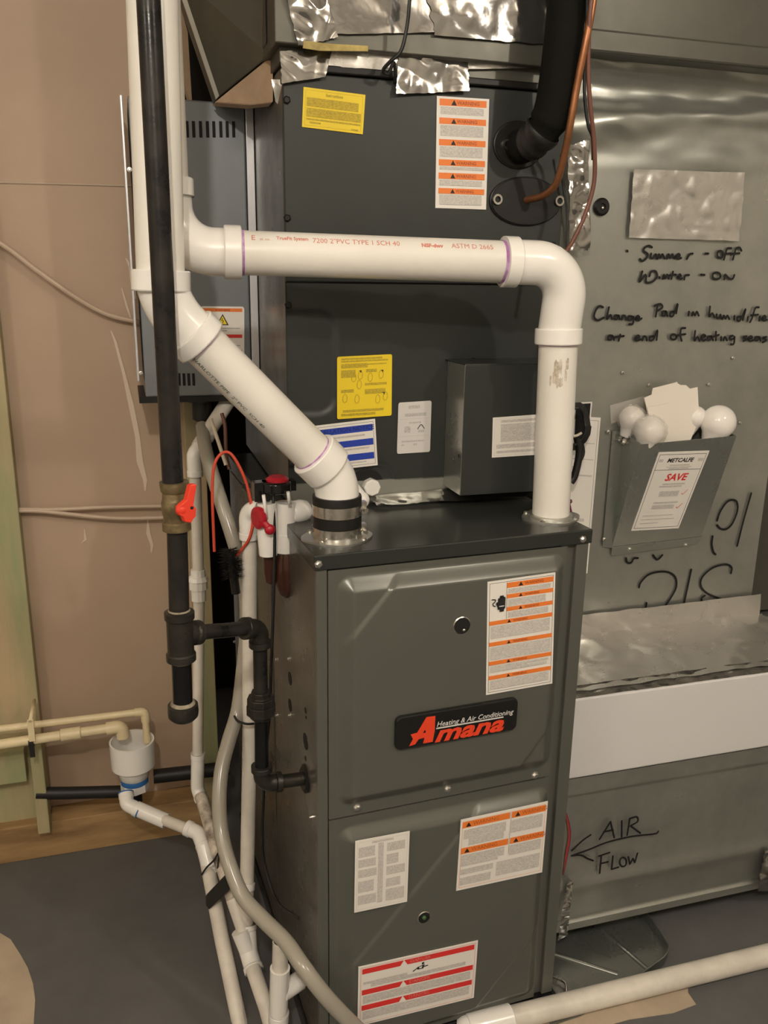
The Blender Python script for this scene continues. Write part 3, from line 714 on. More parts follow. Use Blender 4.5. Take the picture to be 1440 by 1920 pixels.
for r_ in ((.3, .07, .65, .13), (.2, .22, .85, .28), (.05, .325, .95, .33), (.33, .39, .7, .42), (.05, .66, .95, .665), (.12, .75, .8, .78), (.12, .82, .2, .85), (.48, .81, .6, .85), (.2, .47, .38, .59)): s.r(*r_, 'print_on_grey')
s.line([(.6, .53), (.7, .45), (.8, .53)], .0014, 'ink'); s.r(.62, .55, .8, .60, 'print_on_grey')
s.done('rating_label', coil, 'small grey rating label')
mb = MB()
for (x, y) in ((537, 188), (538, 409), (540, 572), (887, 676), (1036, 460)):
    q = L(x, y, y=YC-.004, fr=1); mb2 = MB(); mb2.lathe(q, (0, -1, 0), [(0, .006), (.0035, .006), (.005, .004)], 6, 0, sm=False); mb2.build('screw', 'rubber', coil)
# drain boss with white plug
q = L(695, 912, y=YC-.006, fr=1)
mb = MB(); mb.lathe(L(688, 908, y=YC+.001, fr=1), (0, -1, 0), [(0, .028), (.003, .028), (.0035, .026)], 30, 0)
mb.build('drain_opening', 'hole', coil)
mb = MB(); mb.lathe(q+Vector((0, .004, 0)), (0, -1, 0), [(0, .0150), (.014, .0150), (.016, .0135)], 8, 0, sm=False)
mb.build('drain_plug', 'pvc_fitting', coil, .001, label='white octagonal plug')
q = L(672, 930, y=YC-.02, fr=1)
mb = MB(); mb.tube([q+Vector((-.04, .03, .035)), q+Vector((-.01, .0, .01)), q+Vector((.002, -.012, -.006))], [.015, .015, .014], 20); mb.ball(q+Vector((.002, -.012, -.004)), .0142)
mb.build('drain_elbow', 'pvc_fitting', coil, label='white elbow peeking behind the exhaust bend')
# refrigerant stub grommets and rubber ovals
def grommet(cx, cy, rw, rh, eyes):
    mb = MB(); c = L(cx, cy, y=YC-.006, fr=1); ring = [c+Vector((math.cos(a*math.pi/20)*rw, 0, math.sin(a*math.pi/20)*rh)) for a in range(40)]
    mb.prism(ring, (0, -.004, 0), 0, True)
    k = len(ring); mb.tube(ring+[ring[0]], .0030, 8, 0, cap=False)
    for e in eyes: q = L(*e, y=YC-.010, fr=1); mb.lathe(q, (0, -1, 0), [(0, .0082), (.004, .0082), (.004, .0050), (.002, .0050)], 20, 1, cap=False); mb.lathe(q, (0, -1, 0), [(0, .0045), (.001, .0045)], 16, 0)
    return mb.build('pipe_grommet', ['rubber', 'steel'], coil, label='black rubber plate with ringed fixing holes')
grommet(985, 378, .062, .036, [(932, 374), (1048, 377)])
grommet(972, 272, .042, .034, [(950, 271)])
# metal cover box on the lower right
YB = .175
bx = T('cover_box', 'dark sheet metal box with white printed label on front of the coil cabinet', 'metal box', (.38, YB, .90), 1)
p = dict(tl=L(873, 685, y=YB, fr=1), bl=L(858, 930, y=YB, fr=1), kt=L(840, 681, y=YC-.005, fr=1))
xa = p['tl'].x-.001; ztp = p['tl'].z; zbt = p['bl'].z; xb = X1-.005
mb = MB(); mb.box(xa, xb, YB, YB+.0015, zbt, ztp, 0)
mb.box(xa, xa+.0015, YB, YC-.005, zbt, ztp, 1)
mb.box(xb-.0015, xb, YB, YC-.005, zbt, ztp, 0)
mb.prism([(xa-.004, YC-.005, ztp+.001), (xb, YC-.005, ztp+.001), (xb, YB, ztp), (xa, YB, ztp)], (0, 0, .0018), 0)
mb.box(xa, xb, YB, YC-.005, zbt, zbt+.0015, 0)
mb.build('shell', ['coil_grey', 'galv_flat'], bx, .0008)
s = Sticker(pxs([(924, 783), (1050, 774), (1045, 850), (922, 858)], YB, 1)); s.frame(.03, .05, .0003, 'print_grey')
for r_ in ((.12, .08, .9, .14), (.12, .18, .85, .62), (.06, .68, .9, .78), (.06, .84, .8, .9)): s.r(*r_, 'print_grey')
s.done('data_label', bx, 'white data label')
q = L(861, 855, x=xa, fr=1); mb = MB(); mb.lathe(q, (-1, 0, 0), [(0, .003), (.001, .003)], 12); mb.build('rivet_hole', 'hole', bx)
# silver tape joint between coil and furnace top
mb = MB(); mb.box(X0+.002, X1-.002, YC-.004, YC+.006, .876, zb0+.002); mb.build('transition', 'galv', coil)
foil_sheet('foil_tape', coil, [L(690, 935, y=YC-.006, fr=1), L(1000, 905, y=YC-.006, fr=1), Vector((.455, YC-.045, .8795)), Vector((.150, YC-.05, .8795))], YC, .0035, 3, 60, off=.002, lab='crinkled foil tape along the foot of the cabinet')

# ---------------------------------------------------------------- supply plenum above the coil
YS = .245
sp = T('supply_duct', 'galvanised supply duct above the coil cabinet patched with crinkled foil tape', 'duct', (.25, YS, zt+.01), 1)
zl = L(700, 100, y=YS, fr=1).z; 
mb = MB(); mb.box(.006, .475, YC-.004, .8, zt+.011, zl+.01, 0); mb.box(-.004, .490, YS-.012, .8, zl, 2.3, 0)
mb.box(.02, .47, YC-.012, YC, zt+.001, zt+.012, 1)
mb.build('duct', ['galv_shaded', 'rubber'], sp, .002)
foil_sheet('foil_tape', sp, [(522, -60), (600, -60), (632, 72), (558, 88)], YS-.013, .010, 1, 44, sc=13, lab='bright crumpled foil over the upper left corner')
foil_sheet('foil_tape', sp, [(600, -60), (800, -60), (815, 62), (628, 66)], YS-.013, .003, 2, 40, 'foil', sc=9)
foil_sheet('foil_tape', sp, [(790, -60), (1040, -60), (1027, 85), (812, 68)], YS-.013, .0045, 5, 50, sc=11, lab='foil strip across the upper right')
foil_sheet('foil_tape', sp, [(524, 98), (622, 92), (608, 146), (527, 158)], YC-.008, .005, 8, 34, sc=15, lab='foil patch at the lower left corner')
foil_sheet('foil_tape', sp, [(745, 108), (875, 112), (876, 172), (740, 178)], YC-.008, .0045, 11, 40, sc=15, lab='foil patch hanging over the coil cabinet edge')
foil_sheet('foil_tape', sp, [(620, 92), (1030, 96), (1025, 128), (612, 136)], YC-.006, .003, 14, 50, 'foil_soft')
foil_sheet('foil_tape', sp, [(508, 150), (530, 150), (520, 196), (516, 192)], YC-.006, .003, 15, 10)
mb = MB(); a = pxs([(570, 76), (620, 82), (690, 86), (690, 96), (600, 95), (568, 90)], YS-.018, 1); mb.prism(a, (0, .003, 0)); mb.build('sealant', 'yellow_stain', sp, label='yellow smear of sealant')

# black thermostat cord on the supply duct
mb = MB(); pts = [L(772, -80, y=.19, fr=1), L(768, 0, y=.19, fr=1), L(763, 50, y=.195, fr=1), L(752, 95, y=.2, fr=1), L(732, 115, y=.21, fr=1), L(718, 132, y=.225, fr=1), L(728, 138, y=.23, fr=1), L(738, 118, y=.235, fr=1), L(742, 140, y=.24, fr=1), L(740, 152, y=.248, fr=1)]
mb.tube(smooth(pts), .0028, 8); mb.solo('cable', 'black_tape', 'short black cord looping over the foil on the supply duct', 'cable', L(740, 140, y=.24, fr=1), 1)

# ---------------------------------------------------------------- insulated refrigerant line, copper line, thin cable
il = T('refrigerant_line', 'thick black foam insulated pipe bending down into the coil cabinet', 'pipe', L(975, 272, y=YC-.01, fr=1), 1)
mb = MB(); P = [L(1063, -140, y=.17, fr=1), L(1062, 0, y=.17, fr=1), L(1053, 100, y=.17, fr=1), L(1040, 190, y=.175, fr=1), L(1025, 235, y=.185, fr=1), L(1003, 262, y=.205, fr=1), L(980, 274, y=.235, fr=1), L(972, 276, y=.258, fr=1)]
ps = smooth(P); rs = []
for i in range(len(ps)): u = i/len(ps); rs.append(.029 if u < .5 else .029-.004*min(1, (u-.5)/.2)+.0015*math.sin(i*1.1))
mb.tube(ps, rs, 28); mb.build('insulation', 'foam', il)
mb = MB(); k = len(ps)-9; mb.tube(ps[k-14:k-3], [r_+.0022+.0008*math.sin(i*2.3) for i, r_ in enumerate(rs[k-14:k-3])], 28, cap=False); mb.build('tape_wrap', 'black_tape', il, label='shiny black tape wrap')
mb = MB(); P = [L(1125, -120, y=.13, fr=1), L(1112, 0, y=.13, fr=1), L(1098, 80, y=.13, fr=1), L(1082, 160, y=.14, fr=1), L(1068, 240, y=.15, fr=1), L(1056, 300, y=.17, fr=1), L(1042, 345, y=.19, fr=1), L(1020, 366, y=.215, fr=1), L(992, 374, y=.245, fr=1), L(980, 376, y=.262, fr=1)]
mb.tube(smooth(P), [.0052]*200 if 0 else .0056, 14)
mb.solo('copper_line', 'copper', 'thin bare copper line curving down to the lower rubber plate', 'pipe', L(985, 375, y=.25, fr=1), 1)
mb = MB(); P = [L(1120, -80, y=.12, fr=1), L(1106, 30, y=.125, fr=1), L(1103, 130, y=.135, fr=1), L(1107, 200, y=.14, fr=1), L(1114, 270, y=.15, fr=1), L(1114, 340, y=.16, fr=1), L(1098, 400, y=.165, fr=1), L(1075, 450, y=.17, fr=1), L(1050, 492, y=.18, fr=1), L(1020, 560, y=.20, fr=1)]
mb.tube(smooth(P), .0034, 10); mb.solo('cable', 'brown_wire', 'brown jacketed cable hanging beside the return duct and passing behind white elbow', 'cable', L(1060, 480, y=.17, fr=1), 1)
mb = MB(); P = [L(1102, -60, y=.14, fr=1), L(1100, 40, y=.15, fr=1), L(1096, 140, y=.16, fr=1), L(1097, 190, y=.16, fr=1), L(1103, 235, y=.16, fr=1), L(1111, 258, y=.162, fr=1), L(1112, 300, y=.165, fr=1)]
mb.tube(smooth(P), .0026, 10); mb.solo('cable', 'black_tape', 'thin black wire joining the brown cable beside return duct', 'cable', L(1110, 258, y=.16, fr=1), 1)
mb = MB(); P = [L(1052, 290, y=.24, fr=1), L(1053, 330, y=.245, fr=1), L(1060, 372, y=.245, fr=1), L(1063, 400, y=.245, fr=1), L(1062, 470, y=.245, fr=1), L(1058, 505, y=.25, fr=1)]
mb.tube(smooth(P), .0018, 8); mb.solo('cable', 'black_tape', 'fine black wire running down the right edge of coil cabinet', 'cable', L(1060, 480, y=.24, fr=1), 1)

# ---------------------------------------------------------------- return duct with handwriting (frame 1)
YP = .335
zt2 = L(1250, 137, y=YP, fr=1).z
rd = T('return_duct', 'tall galvanised return air duct covered in black marker notes', 'duct', (.8, YP, .53), 1)
zt3_ = L(1250, 118, y=.30, fr=1).z
xL, xR = .52, L(1425, 1000, y=YP, fr=1).x
mb = MB()
def wave(x, z):
    k = max(0, min(1, (z-L(1250, 330, y=YP, fr=1).z)/.10))
    return k*(.009*math.sin(z*66+1.8*math.sin(x*4.2)+noise.noise(Vector((x*2.5, z*6, 1)))*3.5)+.016*noise.noise(Vector((x*3.2, z*13, 4)))+.006*noise.noise(Vector((x*14, z*40, 9)))) + .0022*noise.noise(Vector((x*4, z*4, 2)))
def fn(u, v):
    x = xL+(xR-xL)*u; z = .536+(zt3_+.008-.536)*v; return Vector((x, YP-wave(x, z), z))
mb.grid(110, 190, fn)
mb.box(xL, xR-.001, YP+.016, YP+.5, .536, zt2, 0)
mb.build('duct', 'galv', rd)
foil_sheet('foil_tape', rd, [(1185, 318), (1392, 324), (1383, 452), (1176, 446)], YP-.004, .0055, 21, 64, 'foil_soft', sc=15, edge=.008, lab='square foil patch above the marker notes')
foil_sheet('foil_tape', rd, [(1062, 275), (1100, 262), (1102, 470), (1064, 470)], YP-.02, .008, 23, 16, off=.006, lab='vertical foil strip at the left edge')
foil_sheet('foil_tape', rd, [(1085, 1152), (1424, 1112), (1420, 1160), (1085, 1212)], YP-.004, .003, 25, 60, 'foil_soft', sc=15, lab='foil band along the foot of the duct')
mb = MB(); q = L(1127, 388, y=YP-.003, fr=1); mb.lathe(q, (0, -1, 0), [(0, .0155), (.003, .0155), (.006, .012), (.006, .006), (.004, .005)], 28, 0); mb.ball(q+Vector((0, -.005, -.002)), .0035, mi=1); mb.build('hole_plug', ['rubber', 'steel'], rd, label='round black plug')
for (x, y) in ((1168, 699), (1217, 722), (1329, 721), (1374, 671), (1387, 793), (1141, 809)):
    screw(rd, L(x, y, y=YP-.002, fr=1), (0, -1, 0), .0024)
def w6(pts): return [(1040+x/3.6, 440+y/3.6) for x, y in pts]
def w7(pts): return [(1040+x/3.6, 840+y/3.6) for x, y in pts]
def w8(pts): return [(1000+x/3.2727, 1360+y/3.2727) for x, y in pts]
def circ(cx, cy, rx, ry, a0=0, n=10): return [(cx+rx*math.cos(math.radians(a0+i*360/n)), cy+ry*math.sin(math.radians(a0+i*360/n))) for i in range(n+1)]
def write(name, conv, strokes, y, parent, wd, lab, mw=None):
    mb = MB()
    for i, s_ in enumerate(strokes): mb.ribbon(pxs(conv(s_), y, 1), wd, Vector((0, -1, 0)), 0, .0008+.00004*i)
    return mb.build(name, 'marker', parent, label=lab)
YW = YP-.0026
write('handwriting', w6, [[(655, 85), (632, 75), (603, 92), (602, 112), (625, 130), (618, 158), (590, 178), (575, 165)],
 [(650, 128), (646, 152), (662, 158), (680, 132), (684, 160)], [(694, 162), (702, 132), (712, 158), (725, 132), (740, 160)], [(755, 162), (766, 132), (778, 158), (792, 132), (806, 160)],
 [(815, 148), (842, 145), (836, 130), (816, 145), (830, 163), (852, 157)], [(890, 164), (908, 134), (930, 128)], [(1015, 128), (1035, 128)],
 circ(1115, 133, 20, 24), [(1190, 92), (1162, 95), (1150, 130), (1140, 168)], [(1130, 133), (1185, 126)], [(1258, 108), (1245, 88), (1222, 95), (1210, 130), (1200, 168)], [(1190, 130), (1245, 126)]], YW, rd, .0042, 'marker note reading Summer - off')
write('handwriting', w6, [[(590, 248), (572, 318), (612, 270), (618, 322), (660, 316), (690, 282), (680, 248), (650, 250), (638, 280)], [(703, 286), (707, 292)], [(728, 298), (736, 270), (742, 296), (757, 270), (768, 296)],
 [(797, 250), (786, 298)], [(772, 274), (816, 270)], [(828, 286), (850, 280), (842, 268), (828, 286), (845, 299), (858, 294)], [(872, 302), (878, 276), (905, 272)], [(985, 270), (1010, 272)], circ(1090, 278, 27, 23), [(1142, 302), (1148, 270), (1178, 298), (1200, 296), (1210, 272)]], YW, rd, .0042, 'marker note reading Winter - ON')
write('handwriting', w6, [[(325, 490), (300, 482), (275, 512), (265, 555), (290, 578), (330, 560)], [(365, 490), (350, 570), (374, 542), (386, 568)], [(428, 546), (405, 546), (400, 568), (420, 568), (430, 546), (437, 570)], [(450, 573), (456, 548), (474, 550), (480, 573)],
 [(517, 552), (495, 552), (495, 575), (520, 570), (530, 552), (526, 600), (500, 605)], [(545, 567), (570, 561), (560, 548), (545, 562), (560, 579), (585, 565)],
 [(692, 475), (680, 552)], [(672, 480), (710, 468), (725, 490), (690, 515)], [(747, 517), (725, 520), (722, 542), (742, 545), (750, 518), (758, 548)], [(802, 520), (780, 522), (776, 545), (798, 545), (828, 465), (818, 530)],
 [(903, 520), (900, 545)], [(925, 545), (931, 522), (944, 545), (956, 520), (970, 546)],
 [(1046, 485), (1040, 552), (1060, 530), (1076, 556)], [(1090, 537), (1090, 560), (1110, 560), (1115, 538), (1121, 566)], [(1130, 568), (1138, 546), (1150, 566), (1162, 546), (1176, 570)], [(1210, 548), (1209, 572)], [(1252, 552), (1230, 556), (1230, 578), (1250, 576), (1286, 500), (1266, 576)], [(1300, 556), (1298, 580)],
 [(1375, 490), (1350, 497), (1330, 560), (1315, 590)], [(1322, 545), (1370, 540)], [(1380, 552), (1376, 580)], [(1395, 567), (1420, 560), (1412, 547), (1395, 566), (1408, 580), (1428, 574)], [(1440, 580), (1446, 554), (1462, 550)]], YW, rd, .0042, 'marker note reading Change pad in humidifier')
write('handwriting', w6, [[(387, 682), (365, 682), (358, 705), (378, 708), (392, 686), (399, 710)], [(441, 675), (430, 716)], [(402, 692), (465, 684)], [(540, 702), (570, 693), (560, 680), (542, 697), (550, 715), (580, 706)], [(590, 713), (598, 688), (614, 690), (620, 713)], [(662, 686), (640, 690), (640, 712), (664, 706), (691, 645), (686, 710)],
 circ(800, 690, 20, 18), [(880, 630), (852, 635), (846, 680), (855, 716)], [(826, 680), (880, 671)], [(946, 650), (940, 716), (960, 690), (976, 716)], [(985, 697), (1015, 686), (1001, 675), (985, 696), (1000, 715), (1018, 708)], [(1052, 686), (1030, 690), (1030, 712), (1050, 706), (1058, 686), (1066, 713)],
 [(1086, 655), (1085, 713)], [(1070, 688), (1106, 676)], [(1120, 690), (1120, 713)], [(1136, 713), (1145, 690), (1160, 713)], [(1200, 682), (1180, 686), (1180, 706), (1205, 701), (1211, 685), (1206, 735), (1185, 740)],
 [(1292, 686), (1270, 690), (1290, 705), (1270, 718)], [(1302, 706), (1330, 696), (1320, 685), (1303, 700), (1315, 718), (1335, 712)], [(1372, 690), (1350, 692), (1348, 712), (1370, 710), (1378, 690), (1386, 716)], [(1425, 690), (1402, 696), (1425, 712), (1400, 726)], [(1450, 690), (1444, 712), (1465, 712)]], YW, rd, .0042, 'marker note reading at end of heating season')
write('handwriting', w7, [[(1065, 595), (1059, 650), (1070, 700), (1085, 718)], [(1095, 520), (1120, 545), (1160, 545), (1200, 505), (1232, 420), (1228, 365), (1200, 350), (1160, 365), (1115, 430), (1095, 490)], [(1325, 305), (1275, 480), (1230, 660)],
 [(568, 940), (580, 905), (630, 855), (700, 835), (765, 838), (812, 870), (820, 930), (795, 990), (745, 1065)], [(920, 820), (895, 940), (870, 1055)], [(1188, 845), (1192, 805), (1150, 785), (1065, 808), (995, 870), (985, 930), (1030, 982), (1135, 1025)], [(618, 1045), (612, 1085)], [(1012, 995), (990, 1012), (992, 1040)],
 [(480, 742), (488, 772), (515, 772), (532, 745), (560, 742)], [(662, 722), (690, 752), (725, 722)]], YW, rd, .0046, 'large marker numerals at the lower right')
write('handwriting', w6, [[(488, 108), (491, 113)]], YW, rd, .004, 'marker dot')
# trunk duct above
zt3 = L(1250, 118, y=.30, fr=1).z
td = T('trunk_duct', 'dull grey trunk duct running across above the return duct', 'duct', (.85, .30, zt3), 1)
mb = MB(); mb.box(.50, 1.8, .29, .84, zt3+.012, 2.3, 0); mb.box(.50, 1.8, .275, .32, zt3, zt3+.035, 0); mb.build('duct', 'galv_shaded', td, .004)
# duct behind the right edge
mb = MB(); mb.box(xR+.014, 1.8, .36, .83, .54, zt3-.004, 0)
mb.solo('side_duct', 'galv_shaded', 'narrow strip of grey duct beyond the dark gap at right edge', 'duct', (1.3, .36, .36), 1, bevel=.002)

# ---------------------------------------------------------------- filter cabinet and lower duct
YF = .12
zf1 = L(1087, 1303, y=YF, fr=1).z; zf0 = L(1087, 1455, y=YF, fr=1).z
xl0 = .478; xr0 = 1.16
bt = T('boot_duct', 'foil wrapped duct shoulder joining the return duct to the white filter cabinet', 'duct', (.8, YF, zf1), 1)
mb = MB(); mb.box(xl0, xr0, YF+.004, .7, zf1-.003, zf1+.001, 0); mb.build('duct', 'galv', bt)
foil_sheet('foil_tape', bt, [Vector((xl0, YP-.006, zf1+.012)), Vector((1.075, YP-.006, zf1+.012)), Vector((xr0, YF+.002, zf1+.003)), Vector((xl0, YF+.002, zf1+.003))], 0, .009, 31, 80, 'foil_soft', sc=8, off=.002)
foil_sheet('foil_tape', bt, [Vector((xl0, YF+.02, zf1+.006)), Vector((xr0, YF+.02, zf1+.006)), Vector((xr0, YF-.003, zf1-.006)), Vector((xl0, YF-.003, zf1-.006))], 0, .003, 33, 110, 'foil', sc=26, off=.003, lab='bright foil along the front edge')
fc = T('filter_cabinet', 'plain white filter cabinet panel beside the furnace', 'filter cabinet', (.8, YF, zf0), 1)
mb = MB(); mb.box(xl0+.004, xr0, YF-.006, .6, zf0, zf1-.004, 0)
mb.build('door', 'white_panel', fc, .004)
ld = T('lower_duct', 'galvanised lower duct marked AIR FLOW with a drawn arrow', 'duct', (.8, YF, .0), 1)
zl0, zl1 = .004, zf0-.001
def fn(u, v):
    x = xl0+(xr0-xl0)*u; z = zl0+(zl1-zl0)*v
    y = YF+.004
    y -= .008*sst((z-(zl1-.045))/.01)          # upper flange lip
    y -= .006*math.exp(-((z-(.115+.0*x))/.02)**2)*(1 if x < 2 else 1)   # pressed rib
    y += .012*sst((.115-z)/.10)
    y -= .006*sst((.026-z)/.006)
    return Vector((x, y, z))
mb = MB(); mb.grid(90, 110, fn); mb.box(xl0, xr0, YF+.022, .6, zl0, zl1, 0); mb.build('duct', 'galv', ld)
foil_sheet('foil_tape', ld, [(1062, 1640), (1072, 1650), (1062, 1750), (1044, 1762)], YF-.002, .005, 41, 12, lab='foil strip at the lower left corner')
foil_sheet('foil_tape', ld, [(1430, 1590), (1500, 1580), (1500, 1665), (1418, 1668)], YF-.002, .006, 43, 16)
write('handwriting', w8, [[(405, 697), (472, 590)], [(472, 590), (495, 687)], [(430, 652), (487, 640)], [(541, 585), (540, 682)], [(590, 570), (574, 672)], [(590, 570), (632, 560), (638, 588), (594, 615)], [(594, 615), (655, 660)],
  [(765, 648), (742, 664), (600, 680), (450, 716), (340, 760), (232, 798)], [(350, 670), (300, 705), (234, 766)], [(232, 798), (290, 795), (330, 815), (365, 828)],
  [(415, 797), (405, 905)], [(400, 800), (466, 778)], [(410, 846), (456, 835)], [(486, 800), (478, 880)], [(478, 880), (520, 868)], circ(548, 836, 21, 28), [(580, 805), (590, 848)], [(590, 848), (608, 815)], [(608, 815), (620, 838)], [(620, 838), (636, 782)]], YF-.0025, ld, .0040, 'marker lettering AIR FLOW and arrow')

# paper sheet and cable bundle behind the vent riser
mb0 = T('paper_sheet', 'white service record sheet taped to return duct behind the vent riser', 'paper', L(1100, 1000, y=YP-.004, fr=1), 1)
s = Sticker(pxs([(1050, 778), (1126, 783), (1101, 1075), (1025, 1070)], YP-.004, 1)); s.frame(.05, .02, .0006, 'ink')
for r_ in ((.3, .16, .9, .165), (.3, .26, .9, .265), (.3, .31, .6, .33), (.3, .36, .9, .37), (.45, .64, .8, .66), (.45, .73, .8, .75)): s.r(*r_, 'print_grey')
s.done('sheet', mb0)
s = Sticker(pxs([(1078, 755), (1110, 753), (1104, 821), (1075, 824)], YP-.006, 1), base='paper'); s.r(.05, .04, .92, .98, 'hole'); s.done('dark_card', mb0, 'black card corner at the top of the sheet')
cbn = T('cable_bundle', 'coiled black wires tied with a white strap behind the vent riser', 'cable', L(1085, 880, y=.30, fr=1), 1)
mb = MB(); random.seed(5)
for k in range(5):
    c = L(1078, 800, y=.285+k*.004, fr=1); mb.tube([c+Vector((math.cos(a*.35)*(.022+.002*k), .004*math.sin(a), math.sin(a*.35)*(.036+.002*k))) for a in range(19)], .003, 8)
mb.tube(smooth([L(1082, 820, y=.29, fr=1), L(1086, 850, y=.29, fr=1), L(1078, 890, y=.29, fr=1), L(1070, 905, y=.29, fr=1)]), [.007]*25, 10)
mb.tube(smooth([L(1090, 830, y=.295, fr=1), L(1092, 850, y=.295, fr=1), L(1084, 868, y=.295, fr=1)]), .005, 8)
mb.build('wires', 'black_tape', cbn)
mb = MB(); mb.tube(smooth([L(1066, 818, y=.275, fr=1), L(1080, 817, y=.272, fr=1), L(1090, 812, y=.275, fr=1)]), .0025, 8); mb.build('tie', 'pale_plastic', cbn, label='white tie strap')
mb = MB(); mb.tube(smooth([L(1066, 935, y=.17), L(1070, 955, y=.17), L(1074, 975, y=.17)]), .0018, 8); mb.ball(L(1069, 940, y=.17), .004); mb.solo('wire', 'purple_wire', 'small dark red wire end behind base of vent riser', 'wire', L(1072, 970, y=.17))
mb = T('wire_pair', 'thin red and purple wires bulging out at the right side of furnace', 'wire', L(1062, 1630, y=.06))
for k, (dx, m_) in enumerate(((0, 'purple_wire'), (-2, 'red_wire'), (-4, 'brown_wire'))):
    b = MB(); b.tube(smooth([L(1058, 1515, y=.05), L(1067+dx, 1545, y=.05), L(1069+dx, 1570, y=.05), L(1064+dx, 1600, y=.05), L(1056, 1640, y=.05)]), .0016, 8); b.build('wire', m_, mb)
# ---------------------------------------------------------------- document pocket on the return duct
pk = T('metal_pocket', 'galvanised sheet metal pocket with white service label, holding light bulbs', 'holder', L(1150, 1020, y=YP-.004, fr=1), 1)
yq = YP-.004
BL = L(1147, 1026, y=yq, fr=1); TL = L(1203, 833, x=BL.x, fr=1); BR = L(1315, 1006, y=yq, fr=1)
TR = Vector((BR.x+.010, TL.y, TL.z+.002)); TR = L(1381, 817, y=TL.y, fr=1)
zt_ = L(1152, 796, y=yq, fr=1).z
mb = MB(); th = Vector((0, .0016, 0))
mb.prism([BL, BR, TR, TL], th, 0)
bk = Vector((BL.x, yq, TL.z+.03)); bkr = Vector((TR.x, yq, TL.z+.03))
mb.prism([BL, TL, Vector((BL.x, yq, TL.z+.012))], (.0014, 0, 0), 0)
mb.prism([BR, TR, Vector((TR.x, yq, TR.z+.012))], (-.0014, 0, 0), 0)
f0, f1, f2, f3 = L(1124, 800, y=yq, fr=1), L(1150, 792, y=yq, fr=1), L(1146, 1029, y=yq, fr=1), L(1124, 1022, y=yq, fr=1)
mb.prism([Vector((BL.x-.022, yq, TL.z+.014)), Vector((BL.x+.001, yq, TL.z+.014)), Vector((BL.x+.001, yq, BL.z-.002)), Vector((BL.x-.022, yq, BL.z+.004))], (0, -.0016, 0), 0)
mb.prism([BL, BR, BR+Vector((-.01, 0, -.016)), BL+Vector((0, 0, -.018))], (0, -.0016, 0), 0)
mb.build('pocket', 'galv_pocket', pk, .0005)
for p in ((1133, 1011), (1181, 1030), (1286, 1022), (1141, 810)): screw(pk, L(*p, y=yq-.0016, fr=1), (0, -1, 0), .0028)
nf = (BR-BL).cross(TL-BL).normalized(); nf = nf if nf.y < 0 else -nf
def PF(px, py):     # point of the sloping front face
    c = CAM.copy(); d = RX*((px-720)/F_PX)+UX*((960-py)/F_PX)+_fw; q = Matrix.Rotation(-DL, 3, 'Z'); c = q@c; d = q@d
    return c+d*((BL-c).dot(nf)/d.dot(nf))
s = Sticker([PF(1235, 848), PF(1330, 845), PF(1272, 990), PF(1183, 995)], nf)
s.frame(.04, .03, .0009, 'ink'); s.line([(.04, .22), (.96, .22)], .0009, 'ink')
s.t('METCALFE', .48, .125, .048, 'ink', bold=.0004, shear=.2, sx=1.0); s.r(.06, .085, .14, .12, 'print_grey'); s.r(.83, .085, .94, .12, 'print_grey')
for r_ in ((.3, .155, .7, .17), (.25, .18, .75, .19), (.3, .195, .7, .21)): s.r(*r_, 'print_grey')
s.t('SAVE', .52, .355, .085, 'red_ink', bold=.0006, shear=.2)
for r_ in ((.3, .39, .75, .41), (.25, .42, .7, .44), (.3, .49, .7, .56), (.25, .63, .75, .65), (.25, .67, .7, .72), (.12, .80, .75, .81), (.12, .85, .8, .86), (.12, .90, .5, .91)): s.r(*r_, 'print_grey')
for v in (.48, .66): s.line([(.76, v+.04), (.79, v+.06), (.86, v)], .001, 'red_ink')
s.done('service_label', pk, 'tall white label headed METCALFE with red SAVE')
# things in the pocket
ym = (TL.y+yq)/2
def bulb(px, py, y, r, lab):
    c = L(px, py, y=y, fr=1); t = T('light_bulb', lab, 'light bulb', c+Vector((0, 0, -.06)), 1, 'light bulbs in the pocket')
    ax = Vector((-.25, .1, -1)).normalized(); mb = MB(); pr = []
    for i in range(13): a = math.pi*i/16; pr.append((-r*math.cos(a), r*math.sin(a)))
    pr += [(r*1.25, r*.52), (r*1.5, r*.45)]
    mb.lathe(c, ax, pr, 32); mb.build('globe', 'bulb_white', t)
    mb = MB(); mb.lathe(c, ax, [(r*1.5, r*.45), (r*1.55, r*.42), (r*1.75, r*.44), (r*1.8, r*.40), (r*1.95, r*.42), (r*2.1, r*.3)], 20); mb.build('screw_base', 'steel', t)
    return c
b1 = bulb(1347, 792, ym-.008, .034, 'white round light bulb standing at right end of pocket')
b2 = bulb(1218, 808, ym-.018, .0285, 'white light bulb in glossy clear wrap at left of pocket')
b3 = bulb(1185, 785, ym+.020, .0245, 'white light bulb in clear wrap at pocket back left corner')
b4 = bulb(1303, 782, ym+.018, .0225, 'white light bulb half hidden behind the right hand bulb')
mb = MB()
def wrapfn(c, r, sd):
    def fn(u, v):
        a = 2*math.pi*u; t = math.pi*(.04+.66*v); k = 1+.10*abs(noise.noise(Vector((math.cos(a)*2+sd, math.sin(a)*2, t*2))))
        return c+Vector((math.cos(a)*math.sin(t)*r*1.1*k, math.sin(a)*math.sin(t)*r*k, math.cos(t)*r*k))
    return fn
mb = MB(); mb.sheet = True; mb.grid(40, 24, wrapfn(b2, .0305, 3))
mb.solo('plastic_wrap', 'blister', 'crinkled clear plastic shell around left front bulb', 'packaging', b2-Vector((0, 0, .02)), 1)
mb = MB(); mb.sheet = True; mb.grid(40, 24, wrapfn(b3, .0265, 8))
q = pxs([(1144, 760), (1210, 742), (1212, 770), (1146, 795)], ym+.034, 1); mb.add(q, [(0, 1, 2, 3)], 0)
